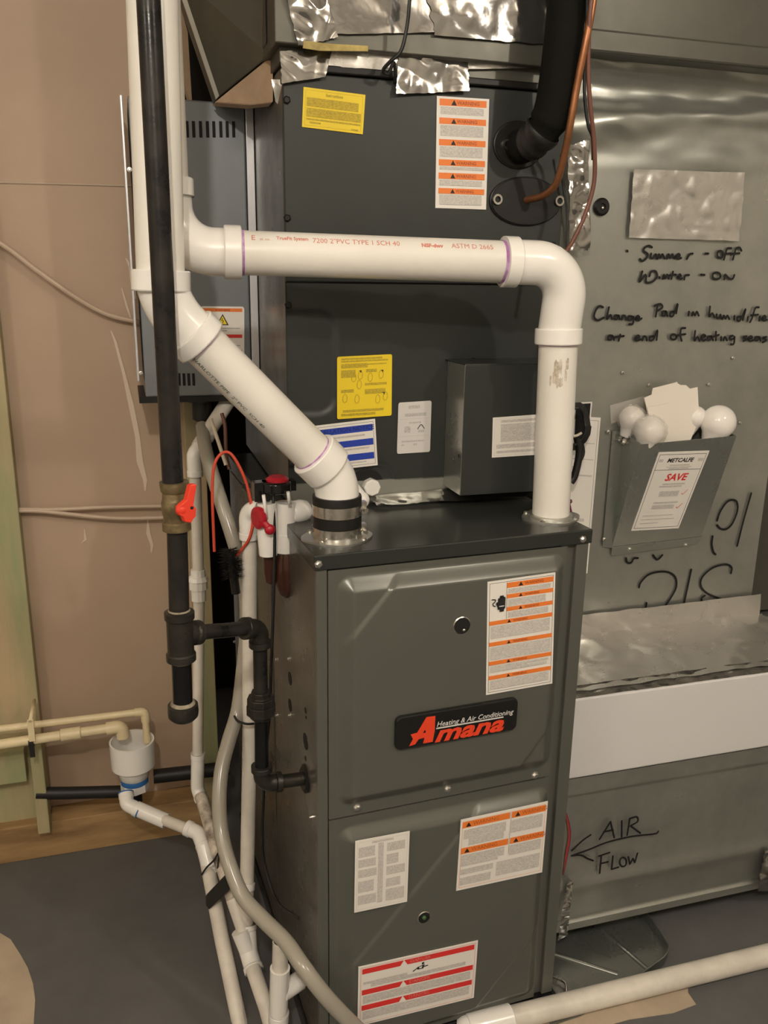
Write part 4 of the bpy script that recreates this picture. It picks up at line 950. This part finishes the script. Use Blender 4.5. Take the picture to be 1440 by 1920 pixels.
mb.solo('plastic_wrap', 'blister', 'clear plastic shell and flap at back left corner of pocket', 'packaging', b3-Vector((0, 0, .02)), 1)
cd_ = T('cardboard_insert', 'folded white card standing between the bulbs in the pocket', 'card', L(1262, 830, y=ym, fr=1), 1)
mb = MB(); mb.prism(pxs([(1212, 762), (1208, 746), (1222, 740), (1224, 728), (1268, 717), (1276, 722), (1286, 722), (1294, 729), (1308, 726), (1310, 768), (1318, 768), (1285, 850), (1225, 850)], ym+.004, 1), (0, .0015, 0)); mb.build('sheet', 'card', cd_)
mb = MB(); mb.prism(pxs([(1222, 745), (1226, 730), (1270, 716), (1272, 780), (1226, 790)], ym+.010, 1), (0, .0015, 0)); mb.build('sheet', 'card', cd_)
mb = MB(); mb.prism(pxs([(1214, 764), (1264, 754), (1272, 840), (1226, 844)], ym-.004, 1), (0, .0015, 0)); mb.build('sheet', 'card', cd_)

# ---------------------------------------------------------------- steam humidifier (frame 1)
YH = .556
hx0, hx1 = L(262, 560, y=YH, fr=1).x, L(458, 200, y=YH, fr=1).x
hzt = L(400, 190, y=YH, fr=1).z; hzb = L(345, 743, y=YH, fr=1).z
hu = T('humidifier', 'grey wall hung steam humidifier cabinet with vent slots and electrical warning label', 'humidifier', ((hx0+hx1)/2, YH, hzb), 1)
mb = MB(); mb.box(hx0, hx1, YH, .74, hzb, hzt, 0); mb.build('cabinet', 'humid_grey', hu, .003)
mb = MB(); mb.box(hx1+.0015, hx1+.0155, YH-.004, .74, hzb-.02, hzt+.001, 0); mb.build('side_trim', 'humid_trim', hu, .001, label='pale upright edge strip')
mb = MB(); mb.box(hx0-.013, hx0-.009, YH-.002, .74, hzb+.03, hzt, 0); mb.build('side_trim', 'humid_trim', hu, .001)
v0 = L(473, 230, y=YH, fr=1)
for k, x in enumerate((344, 351, 363, 376, 389, 401, 414, 426, 438)):
    a, b = L(x-2.5, 224+x*.008, y=YH, fr=1), L(x+2.5, 258, y=YH, fr=1)
    b_ = MB(); c = (a.x+b.x)/2; hw = .0027; b_.box(c-hw, c+hw, YH-.0012, YH+.001, b.z, a.z); b_.build('vent_slot', 'hole', hu, .0006)
for x in (336, 345, 354, 363):
    a, b = L(x-2, 700, y=YH, fr=1), L(x+2, 723, y=YH, fr=1); b_ = MB(); c = (a.x+b.x)/2; b_.box(c-.0025, c+.0025, YH-.0012, YH+.001, b.z, a.z); b_.build('vent_slot', 'hole', hu, .0006)
s = Sticker(pxs([(376, 574), (458, 575), (458, 690), (376, 690)], YH, 1), rad=.05)
for v in (.03, .45, .70): s.r(.05, v, .95, v+.055, 'red_ink' if v > .1 else 'orange'); s.t('WARNING', .5, v+.045, .035, 'orange_dark', bold=.0003)
s.p([(.36, .30), (.64, .30), (.50, .12)], 'ink'); s.p([(.40, .285), (.60, .285), (.50, .15)], 'yellow'); s.line([(.50, .19), (.48, .225), (.52, .23), (.50, .27)], .0012, 'ink')
for r_ in ((.2, .34, .9, .36), (.3, .38, .6, .40), (.1, .53, .4, .58), (.2, .62, .9, .64), (.5, .80, .9, .85)): s.r(*r_, 'print_on_grey')
s.done('warning_label', hu, 'white label with orange bars and yellow shock triangle')
q = L(378, 765, y=.595, fr=1)
mb = MB(); mb.lathe(Vector((q.x, .595, hzb+.001)), (0, 0, -1), [(0, .032), (.016, .032), (.018, .019), (.052, .019), (.056, .014)], 20); mb.build('hose_outlet', 'rubber', hu)
for p in ((243, 318), (264, 700)): screw(hu, L(*p, y=YH-.002, fr=1), (0, -1, 0), .0028)
mb = MB(); mb.box(hx0-.012, hx1+.014, YH+.004, .74, hzb-.012, hzb, 0); mb.build('bottom_plate', 'rubber', hu)

# duct and lumber at the top left
pd = T('angled_duct', 'dull slanting duct ending in a point above the humidifier', 'duct', L(405, 185, y=.30, fr=1), 1)
mb = MB(); AD = .30; pg = [L(322, -60, y=.47, fr=1), L(405, 186, y=.50, fr=1), L(505, 104, y=.33, fr=1)]; e = -.006; pg += [Vector((e, AD, pg[2].z+.012)), Vector((e, AD, pg[0].z))]
mb.prism(pg, (0, .05, 0)); s_f = mb.f[:2]; mb.f[0:2] = [[2, 1, 0], [4, 3, 2]]; mb.f += [[4, 2, 0], [5, 6, 7], [7, 8, 9], [5, 7, 9]]; mb.m += [0]*4; mb.s += [False]*4; mb.build('duct', 'galv_shaded', pd, .002)
mb = MB(); mb.prism([L(322, -60, y=.462, fr=1), L(405, 186, y=.492, fr=1), L(411, 180, y=.488, fr=1), L(333, -60, y=.458, fr=1)], (0, .006, 0)); mb.build('edge_flange', 'galv_flat', pd)
mb = MB(); mb.ball(L(468, 24, y=.36, fr=1), .005); mb.build('rivet', 'screw_steel', pd)
mb = MB(); mb.prism([L(402, 192, y=.505, fr=1), L(500, 112, y=.345, fr=1), L(512, 112, y=.33, fr=1), L(512, 192, y=.33, fr=1), L(470, 197, y=.40, fr=1)], (0, .04, 0)); mb.solo('wood_block', 'pale_wood', 'pale timber wedge under the slanting duct beside supply duct', 'lumber', L(450, 190, y=.302, fr=1), 1, bevel=.002)
mb = MB(); mb.prism(pxs([(318, -60), (352, 60), (360, 190), (356, 190), (318, 60)], .66, 1), (0, .04, 0)); mb.solo('wood_stud', 'pale_wood', 'tapering pale timber between white pipe and slanting duct', 'lumber', L(358, 190, y=.66, fr=1), 1)
mb = MB(); mb.box(-.150, .02, .762, .776, 1.02, 2.3); struct('gap_shade_panel', mb, 'dark_void')  # black sheet painting the dark gap between timber and duct
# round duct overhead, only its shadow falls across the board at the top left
# ---------------------------------------------------------------- wall cables
def cab(pts, r, mat, name, lab, cat='cable', fr=1, n=8):
    ps = [L(a, b, y=y, fr=fr) for a, b, y in pts]; mb = MB(); mb.tube(smooth(ps), r, n)
    return mb.solo(name, mat, lab, cat, min(ps, key=lambda p: p.z), fr)
cab([(-420, 200, .755), (-120, 385, .755), (0, 456, .755), (70, 508, .755), (130, 550, .755), (180, 580, .756), (215, 594, .757), (262, 604, .76)], .0050, 'beige_cable', 'wall_cable', 'beige cable sagging in a curve across the brown board')
cab([(30, 955, .757), (110, 955, .757), (200, 951, .757), (300, 949, .757), (330, 949, .757)], .0040, 'beige_cable', 'wall_cable', 'upper straight beige cable running to the gas valve')
cab([(28, 958, .755), (70, 958, .755), (130, 964, .755), (190, 970, .755), (240, 972, .755), (330, 970, .755)], .0044, 'beige_cable', 'wall_cable', 'lower sagging beige cable running to the gas valve')

# ---------------------------------------------------------------- condensate cup and cream lines
yc = .63
cup = T('drain_cup', 'white plastic air gap cup catching two cream pipes near the wall', 'drain cup', L(250, 1500, y=yc, fr=1), 1)
rim = L(247, 1388, y=yc, fr=1); cr = (L(289, 1388, y=yc, fr=1)-L(204, 1388, y=yc, fr=1)).length/2*1.0
h1 = rim.z-L(247, 1434, y=yc, fr=1).z; 
mb = MB(); mb.lathe(rim, (0, 0, -1), [(h1*1.0, cr*.1), (h1*.95, cr-.006), (0, cr-.004), (-.0, cr), (.003, cr), (h1, cr*.98), (h1+.006, cr*.74), (h1+.028, cr*.66), (h1+.030, cr*.62)], 40, 0, cap=False)
zz = h1+.030; 
mb.build('cup', 'pvc_fitting', cup)
mb = MB(); mb.lathe(rim, (0, 0, -1), [(zz-.002, cr*.60), (zz, cr*.62), (zz+.012, cr*.62)], 30, 1); mb.lathe(rim, (0, 0, -1), [(zz+.012, cr*.60), (zz+.012, cr*.64), (zz+.030, cr*.64), (zz+.034, cr*.4)], 8, 0, sm=False)
mb.build('adapter_nut', ['pvc_fitting', 'blue_primer'], cup, label='white nut with blue primer ring')
mb = MB(); mb.lathe(rim, (0, 0, -1), [(zz+.030, .014), (zz+.062, .014)], 20); mb.build('outlet', 'rubber', cup, label='black outlet stub')
def pipe_thing(name, lab, segs, r, loc, mat='pvc_small', fr=1, cat='pipe', group=None):
    t = T(name, lab, cat, loc, fr, group)
    return t
ya = .645
cl1 = T('condensate_line', 'upper thin cream pipe running level to an elbow above the cup', 'pipe', L(100, 1390, y=ya, fr=1), 1)
e1 = L(272, 1334, y=ya, fr=1); s1_ = L(-500, 1427, y=ya+.0, fr=1); s1_.z = s1_.z; d1_ = L(276, 1395, y=ya, fr=1)
mb = MB(); mb.tube([s1_, e1-(e1-s1_).normalized()*.012], .0078, 16); mb.build('pipe', 'cpvc', cl1)
mb = MB(); arc = bend(s1_, e1, d1_, .010, 8); dv = (d1_-e1).normalized(); mb.tube([arc[0]-(e1-s1_).normalized()*.012]+arc+[arc[-1]+dv*.014], .0098, 16); mb.build('elbow', 'cpvc', cl1)
mb = MB(); mb.tube([e1+dv*.02, e1+dv*.075], .0078, 16); mb.build('pipe', 'cpvc', cl1)
yb3 = .625
cl2 = T('condensate_line', 'lower thicker cream pipe with coupling dipping into the cup', 'pipe', L(100, 1390, y=yb3, fr=1), 1)
e2 = L(228, 1362, y=yb3, fr=1); s2_ = L(-500, 1470, y=yb3, fr=1); d2_ = L(234, 1398, y=yb3, fr=1); hh = (e2-s2_).normalized(); dv = (d2_-e2).normalized()
mb = MB(); mb.tube([s2_, e2-hh*.02], .0105, 18); mb.build('pipe', 'cpvc', cl2)
mb = MB(); mb.hub(e2-hh*.125, hh, .042, .0135, n=20); mb.build('coupling', 'cpvc', cl2)
mb = MB(); arc = bend(s2_, e2, d2_, .012, 8); mb.tube([arc[0]-hh*.020]+arc+[arc[-1]+dv*.014], .0140, 18); mb.build('elbow', 'cpvc', cl2, label='worn tan elbow')
mb = MB(); a = L(58, 1350, y=.62, fr=1); b = L(62, 1405, y=.61, fr=1); mb.box(a.x-.006, a.x+.006, .607, .612, b.z+.02, a.z+.006); mb.tube([Vector((a.x, .607, a.z+.004)), Vector((a.x, .700, a.z+.004))], .004, 8)
mb.solo('pipe_clip', 'cpvc', 'small cream clip holding the two cream pipes to the timber', 'clip', (a.x, .61, b.z), 1)
mb = MB(); c = L(60, 1390, y=yb3, fr=1); mb.lathe(c-hh*.006, hh, [(0, .0105), (0, .0125), (.010, .0125), (.010, .0105)], 20, cap=False); mb.box(c.x-.005, c.x+.005, yb3-.014, yb3-.010, c.z-.03, c.z)
mb.solo('strap', 'black_tape', 'black tape strap around the lower cream pipe', 'strap', c-Vector((0, 0, .03)), 1)
cab([(68, 1487, .690), (120, 1487, .690), (235, 1484, .690)], .0140, 'black_tape', 'black_pipe', 'black pipe lying on the timber left of the cup', 'pipe', n=18)
cab([(288, 1456, .695), (350, 1449, .695), (430, 1440, .695)], .0165, 'black_tape', 'black_pipe', 'black pipe lying on the timber right of the cup', 'pipe', n=18)

# ---------------------------------------------------------------- drain pipes at the left of the furnace
def run(t, pts, r, mat='pvc_small', name='pipe', fr=0, lab=None, floor=False):
    mb = MB(); ps = [L(a, b, y=y, fr=fr) for a, b, y in pts]
    if floor: d = (ps[-1]-ps[-2]).normalized(); ps.append(ps[-1]+d*((FZ+.012-ps[-1].z)/d.z))
    mb.tube(ps, r, 22); mb.build(name, mat, t, label=lab); return ps
def fit(t, pts, r, hubr, rad, name='elbow', mat='pvc_fitting', fr=0, hl=.012, lab=None, blue=False):
    ps = [L(a, b, y=y, fr=fr) for a, b, y in pts]; mb = MB()
    if len(ps) == 3:
        arc = bend(ps[0], ps[1], ps[2], rad, 10); mb.tube([ps[0]]+arc+[ps[2]], r, 24)
    else: mb.tube(ps, r, 24)
    a, b = (ps[1]-ps[0]).normalized(), (ps[-2]-ps[-1]).normalized()
    mb.hub(ps[0], a, hl, hubr, e=.001, n=24); mb.hub(ps[-1], b, hl, hubr, e=.001, n=24)
    if blue: [mb.lathe(p_-d_*.001, d_, [(0, hubr-.002), (0, hubr+.0004), (.0028, hubr+.0004), (.0028, hubr-.002)], 24, 1, cap=False) for p_, d_ in ((ps[0], a), (ps[-1], b))]
    mb.build(name, [mat, 'blue_primer'], t, label=lab); return ps
# A: humidifier drain, furthest left
pa = T('drain_pipe', 'slim white drain pipe right of gas drop with a union halfway down', 'pipe', L(400, 1600, y=.34))
run(pa, [(428, 752, .60), (372, 838, .54)], .0145, lab='slanting upper stub')
fit(pa, [(392, 812, .56), (364, 852, .53), (366, 893, .53)], .0145, .0155, .014)
run(pa, [(366, 888, .53), (372, 1075, .53)], .0112)
mb = MB(); u0, u1 = L(371, 1068, y=.53), L(373, 1125, y=.53); ax = (u1-u0).normalized(); lu = (u1-u0).length
mb.lathe(u0, ax, [(0, .0145), (lu*.22, .0155), (lu*.22, .0175), (lu*.34, .0215), (lu*.36, .0185), (lu*.62, .0185), (lu*.64, .0150), (lu, .0148)], 12, sm=False); mb.build('union', 'pvc_fitting', pa, label='white union nut')
run(pa, [(373, 1120, .53), (371, 1415, .53)], .0112)
fit(pa, [(371, 1412, .53), (370, 1478, .53), (379, 1502, .51)], .0140, .0150, .02)
run(pa, [(376, 1492, .51), (412, 1610, .36), (438, 1690, .28)], .0128, 'pvc_stained', lab='stained slanting lower run')
run(pa, [(436, 1685, .28), (460, 1755, .235)], .0128)
# B: drain from the cup
pb = T('drain_pipe', 'white drain pipe from the cup slanting down to the bottom edge', 'pipe', L(450, 1900, y=.2))
fit(pb, [(236, 1487, .60), (238, 1508, .58), (262, 1520, .565)], .0150, .0160, .016, blue=True, fr=0)
run(pb, [(256, 1516, .57), (312, 1540, .53)], .0160, 'pvc_fitting', 'coupling')
run(pb, [(300, 1534, .54), (365, 1560, .46)], .0118)
fit(pb, [(350, 1552, .47), (372, 1562, .45), (384, 1592, .42)], .0150, .0165, .018)
run(pb, [(382, 1585, .42), (396, 1640, .38)], .0160, 'pvc_fitting', 'coupling')
run(pb, [(388, 1615, .40), (416, 1760, .27), (452, 1930, .14)], .0143, floor=True)
# C: trap riser
yc_ = .30
pcp = T('drain_pipe', 'white drain pipe standing left of furnace behind the black union', 'pipe', L(485, 1880, y=.12))
fit(pcp, [(488, 958, .28), (466, 956, .30), (468, 1010, .30)], .0170, .0178, .018)
run(pcp, [(468, 1005, yc_), (468, 1400, yc_), (463, 1655, .27), (462, 1740, .25)], .0134)
run(pcp, [(462, 1655, .265), (461, 1668, .26)], .0165, 'pvc_fitting', 'coupling')
ps = [L(463, 1735, y=.25), L(466, 1785, y=.225), L(477, 1822, y=.19)]
mb = MB(); mb.tube(ps, .0172, 24, 0); mb.hub(ps[0], (ps[1]-ps[0]).normalized(), .010, .0185, n=24); mb.hub(ps[2]-(ps[2]-ps[1]).normalized()*.01, (ps[2]-ps[1]).normalized(), .010, .0185, n=24)
mb.tube([ps[1], L(450, 1745, y=.24)], .0165, 20, 0); mb.tube([ps[2]-(ps[2]-ps[1]).normalized()*.001, ps[2]+(ps[2]-ps[1]).normalized()*.003], .0150, 20, 1, cap=False)
mb.build('wye', ['pvc_fitting', 'blue_primer'], pcp, label='white wye joining two drains')
run(pcp, [(474, 1815, .19), (500, 1890, .12), (512, 1935, .09)], .0140, floor=True)
# D: open standpipe
yd = .03
pdp = T('standpipe', 'short open white standpipe with side branch at bottom beside furnace', 'pipe', L(520, 1930, y=yd))
tp, tb = L(526, 1764, y=yd), L(522, 1960, y=yd); tb = tb+(tb-tp).normalized()*max(0, (tb.z-FZ-.004)); ax = (tp-tb).normalized(); lt = (tp-tb).length
mb = MB(); mb.lathe(tb, ax, [(0, .0130), (lt, .0130), (lt, .0112), (lt-.03, .0112), (lt-.03, .001)], 28, cap=False); mb.build('pipe', 'pvc_small', pdp)
mb = MB(); a, b = L(525, 1815, y=yd), L(522, 1895, y=yd); ax2 = (b-a).normalized(); l_ = (b-a).length
mb.lathe(a, ax2, [(0, .0135), (0, .0165), (.010, .0162), (l_-.012, .0155), (l_, .0155), (l_, .013)], 28); mb.tube([L(527, 1862, y=yd), L(562, 1838, y=yd+.02)], .0155, 24)
mb.hub(L(523, 1898, y=yd), ax2, .02, .0170, n=24); mb.build('wye', 'pvc_fitting', pdp, label='white wye with open side branch')

# clear hose from the humidifier past the furnace corner
mb = MB(); ps = [(379, 800, .575), (385, 840, .50), (398, 888, .44), (416, 945, .40), (437, 1010, .37), (452, 1065, .355), (461, 1120, .34), (462, 1180, .335), (456, 1250, .33), (446, 1330, .31), (430, 1385, .28), (416, 1440, .25), (411, 1500, .22), (415, 1560, .19), (430, 1620, .15), (455, 1680, .11), (495, 1725, .065), (535, 1765, .02), (570, 1815, -.025), (604, 1860, -.045), (640, 1900, -.05), (690, 1950, -.05), (770, 2030, -.04)]
pp = [L(a, b, y=y) for a, b, y in ps]; mb.tube(smooth(pp), .0128, 24)
mb.solo('drain_hose', 'hose_clear', 'translucent hose from the humidifier curving down past the furnace corner', 'hose', pp[-1])
# red wire loop with brush
mb = MB(); ps = [(402, 1034, .30), (400, 985, .30), (398, 920, .30), (402, 872, .30), (416, 850, .30), (434, 852, .295), (455, 888, .29), (468, 930, .285), (474, 975, .28), (468, 1008, .28), (455, 1028, .29), (444, 1042, .30)]
pp = [L(a, b, y=y) for a, b, y in ps]; mb.tube(smooth(pp), .0026, 10); t = T('wire_loop', 'loop of orange red wire hanging beside the white valve', 'wire', L(430, 1040, y=.30))
mb.build('wire', 'red_rubber', t)
mb = MB(); c = L(463, 911, y=.29); mb.box(c.x-.008, c.x+.006, c.y-.004, c.y+.004, c.z-.003, c.z+.003); mb.build('tie', 'black_tape', t, label='black cable tie')
mb = MB(); random.seed(9); c = L(434, 1052, y=.30); ax = Vector((.1, 0, -1)).normalized()
mb.tube([c-ax*.02, c+ax*.06], .008, 10)
for k in range(700):
    a = random.random()*6.283; h = random.uniform(-.022, .03); q = c+ax*h; d = Vector((math.cos(a), math.sin(a), random.uniform(-.3, .3))).normalized(); e = q+d*random.uniform(.016, .026); sdv = d.orthogonal().normalized()*.0007
    mb.add([q+sdv, q-sdv, e], [(0, 1, 2)], 0)
mb.solo('brush', 'rubber', 'black bristle brush hanging under the red wire loop', 'brush', c-Vector((0, 0, .05)))
cab([(416, 775, .47), (422, 800, .46), (424, 850, .45), (430, 880, .44)], .0035, 'brown_wire', 'thin_tube', 'reddish brown tube dropping behind the diagonal white pipe', 'tube', fr=0)
cab([(395, 785, .46), (405, 815, .45), (415, 845, .44), (424, 872, .43)], .0035, 'pale_plastic', 'thin_tube', 'tan tube crossing in front of dark gap under humidifier', 'tube', fr=0)
# black cord down the furnace side
cab([(512, 915, .165), (513, 960, .155), (515, 1010, .15), (514, 1080, .145), (511, 1180, .14), (508, 1260, .135), (506, 1330, .14), (498, 1420, .16), (494, 1500, .18), (492, 1560, .20), (496, 1620, .2), (520, 1690, .15), (560, 1722, .05)], .0026, 'black_tape', 'cable', 'long thin black cord hanging down the left side of the furnace', fr=0)
# zip ties
cab([(436, 1334, .315), (444, 1350, .28), (460, 1357, .262), (476, 1357, .265)], .0022, 'black_tape', 'zip_tie', 'black zip tie binding the clear hose to the white pipe', 'zip tie', fr=0)
cab([(378, 1640, .375), (388, 1626, .355), (402, 1612, .33), (410, 1600, .325), (408, 1630, .34)], .0018, 'black_tape', 'zip_tie', 'black zip tie around the two slanting white pipes', 'zip tie', fr=0)
mb = MB(); a = [L(*p) if 0 else L(p[0], p[1], y=p[2]) for p in ((388, 1676, .335), (424, 1638, .29), (430, 1650, .285), (432, 1665, .28), (394, 1702, .315), (390, 1692, .32))]
mb.prism(a, (-.004, -.006, 0)); mb.solo('velcro_strap', 'velcro', 'wide black strap wrapped over the slanting white pipes', 'strap', a[4], 0, bevel=.002)

# ---------------------------------------------------------------- condensate trap assembly with valve
yv = .175
tr = T('condensate_trap', 'white clear-bowl condensate trap with red knob beside rubber coupling', 'trap', L(540, 1120, y=yv))
a, b = L(536, 942, y=yv), L(534, 1033, y=yv); ax = (b-a).normalized(); l_ = (b-a).length
mb = MB(); mb.lathe(a, ax, [(0, .0160), (l_*.62, .0165), (l_*.62, .0180), (l_*.66, .0185), (l_, .0180), (l_, .015)], 28); mb.build('body', 'pvc_fitting', tr)
a2, b2_ = L(500, 942, y=yv-.01), L(503, 1040, y=yv-.01); ax2 = (b2_-a2).normalized(); l2_ = (b2_-a2).length
mb = MB(); mb.lathe(a2, ax2, [(0, .0150), (l2_*.6, .0165), (l2_, .0145)], 28); mb.build('body', 'pvc_fitting', tr)
mb = MB(); c = L(490, 974, y=yv-.028); mb.lathe(c+Vector((.004, .012, 0)), (-.93, -.36, 0), [(0, .013), (.003, .0180), (.010, .0175), (.012, .012)], 20)
q = L(506, 993, y=yv-.035); mb.tube([c, q], .0055, 12); mb.ball(q, .0085, (1, .8, 1)); mb.build('valve_knob', 'dark_red_plastic', tr, label='dark red cap and tab')
c0_, c1_ = L(545, 962, y=yv), L(580, 955, y=yv+.015); d_ = (c1_-c0_).normalized(); mb = MB(); mb.lathe(c0_, d_, [(0, .0145), (.006, .0185), (.020, .0190), (.030, .0165), (.034, .012)], 24); mb.build('side_inlet', 'pvc_fitting', tr)
mb = MB(); a = L(537, 1030, y=yv); 
mb.lathe(a, (0, 0, -1), [(0, .0150), (.02, .0195), (.055, .0200), (.074, .0150), (.082, .004)], 28); mb.build('bowl', 'trap_brown', tr, label='rounded brown clear bowl')
mb = MB(); a = L(577, 1040, y=yv+.04); mb.lathe(a, (0, 0, -1), [(-.01, .0150), (.02, .0165), (.045, .0165), (.060, .0125), (.066, .004)], 28); mb.build('bowl', 'trap_brown', tr)
mb = MB(); a = L(508, 1040, y=yv); mb.lathe(a, (0, 0, -1), [(0, .013), (.03, .0125), (.045, .010), (.05, .003)], 20); mb.build('bowl', 'trap_brown', tr)
mb = MB(); a = L(518, 922, y=yv-.005)
mb.lathe(a, (0, 0, 1), [(0, .021), (.002, .025), (.016, .025), (.018, .022)], 30, 0); mb.box(a.x-.036, a.x-.012, a.y-.01, a.y+.012, a.z-.012, a.z+.018, 0); mb.box(a.x+.012, a.x+.030, a.y-.01, a.y+.012, a.z+.002, a.z+.018, 0)
fs = mb.build('float_switch', 'black_paint', tr, .001, label='black float switch ring')
mb = MB(); mb.lathe(a+Vector((.002, 0, .017)), (0, 0, 1), [(0, .018), (.004, .018), (.008, .013)], 24); mb.build('switch_cap', 'dark_red_plastic', fs, label='red cap')
mb = MB()
for (x0_, y0_, x1_, y1_) in ((494, 928, 500, 972), (540, 922, 543, 945)): mb.tube([L(x0_, y0_, y=yv-.03), L(x1_, y1_, y=yv-.028)], .0028, 8)
mb.build('clip', 'pvc_fitting', tr)

# ---------------------------------------------------------------- floor pan and pipe at lower right
fp_ = T('floor_pan', 'shallow dark sheet metal pan on the floor beside the furnace', 'pan', L(1150, 1800, z=FZ))
ring = [L(*p, z=FZ+.002) for p in ((1030, 1800), (1036, 1745), (1120, 1722), (1196, 1712), (1206, 1722), (1240, 1768), (1252, 1790), (1245, 1808), (1228, 1822), (1190, 1850), (1090, 1905), (1030, 1925))]
mb = MB(); mb.prism(ring, (0, 0, .002)); k = len(ring)
mb.build('base', 'tin_dark', fp_)
mb = MB(); top = [p+Vector((0, 0, .022)) for p in ring]
for i in range(2, 9): mb.prism([ring[i], ring[i+1], top[i+1], top[i]], (-.0012, -.0006, 0))
mb.tube(smooth(top[2:10], 3), .0015, 8); mb.build('rim', 'tin_dark', fp_)
mb = MB()
for a, b in (((1040, 1790), (1158, 1828)), ((1128, 1745), (1215, 1820))): mb.tube([L(*a, z=FZ+.003), L(*b, z=FZ+.003)], .0055, 12)
mb.build('rib', 'tin_dark', fp_, label='pressed stiffening ribs')
mb = MB(); mb.tube(smooth([L(1030, 1830, z=FZ+.01), L(1048, 1836, z=FZ+.012), L(1060, 1844, z=FZ+.012), L(1062, 1862, z=FZ+.004)]), .0022, 8); mb.solo('metal_hook', 'steel', 'small bright bent wire hook by the furnace foot', 'hook', L(1062, 1862, z=FZ))
rp_ = .0205
fl = T('floor_pipe', 'long white pipe lying on the floor across the lower right corner', 'pipe', L(1200, 1860, z=FZ))
a, b = L(925, 1917, z=FZ+rp_), L(1600, 1752, z=FZ+rp_)
d = (b-a).normalized()
mb = MB(); mb.tube([a, b], rp_, 30); mb.build('pipe', 'pvc_small', fl)
mb = MB(); mb.hub(a-d*.05, d, .085, rp_+.0045); mb.ball(a-d*.05, rp_+.003); mb.build('coupling', 'pvc_fitting', fl)
mb = MB(); q = L(878, 1912, z=FZ+.03); mb.lathe(q, (0, 0, 1), [(-.03, .011), (.0, .011), (.006, .006), (.008, .001)], 16); mb.solo('pipe_stub', 'pvc_fitting', 'tiny white pipe end at the very bottom below red bar label', 'pipe', q-Vector((0, 0, .03)))
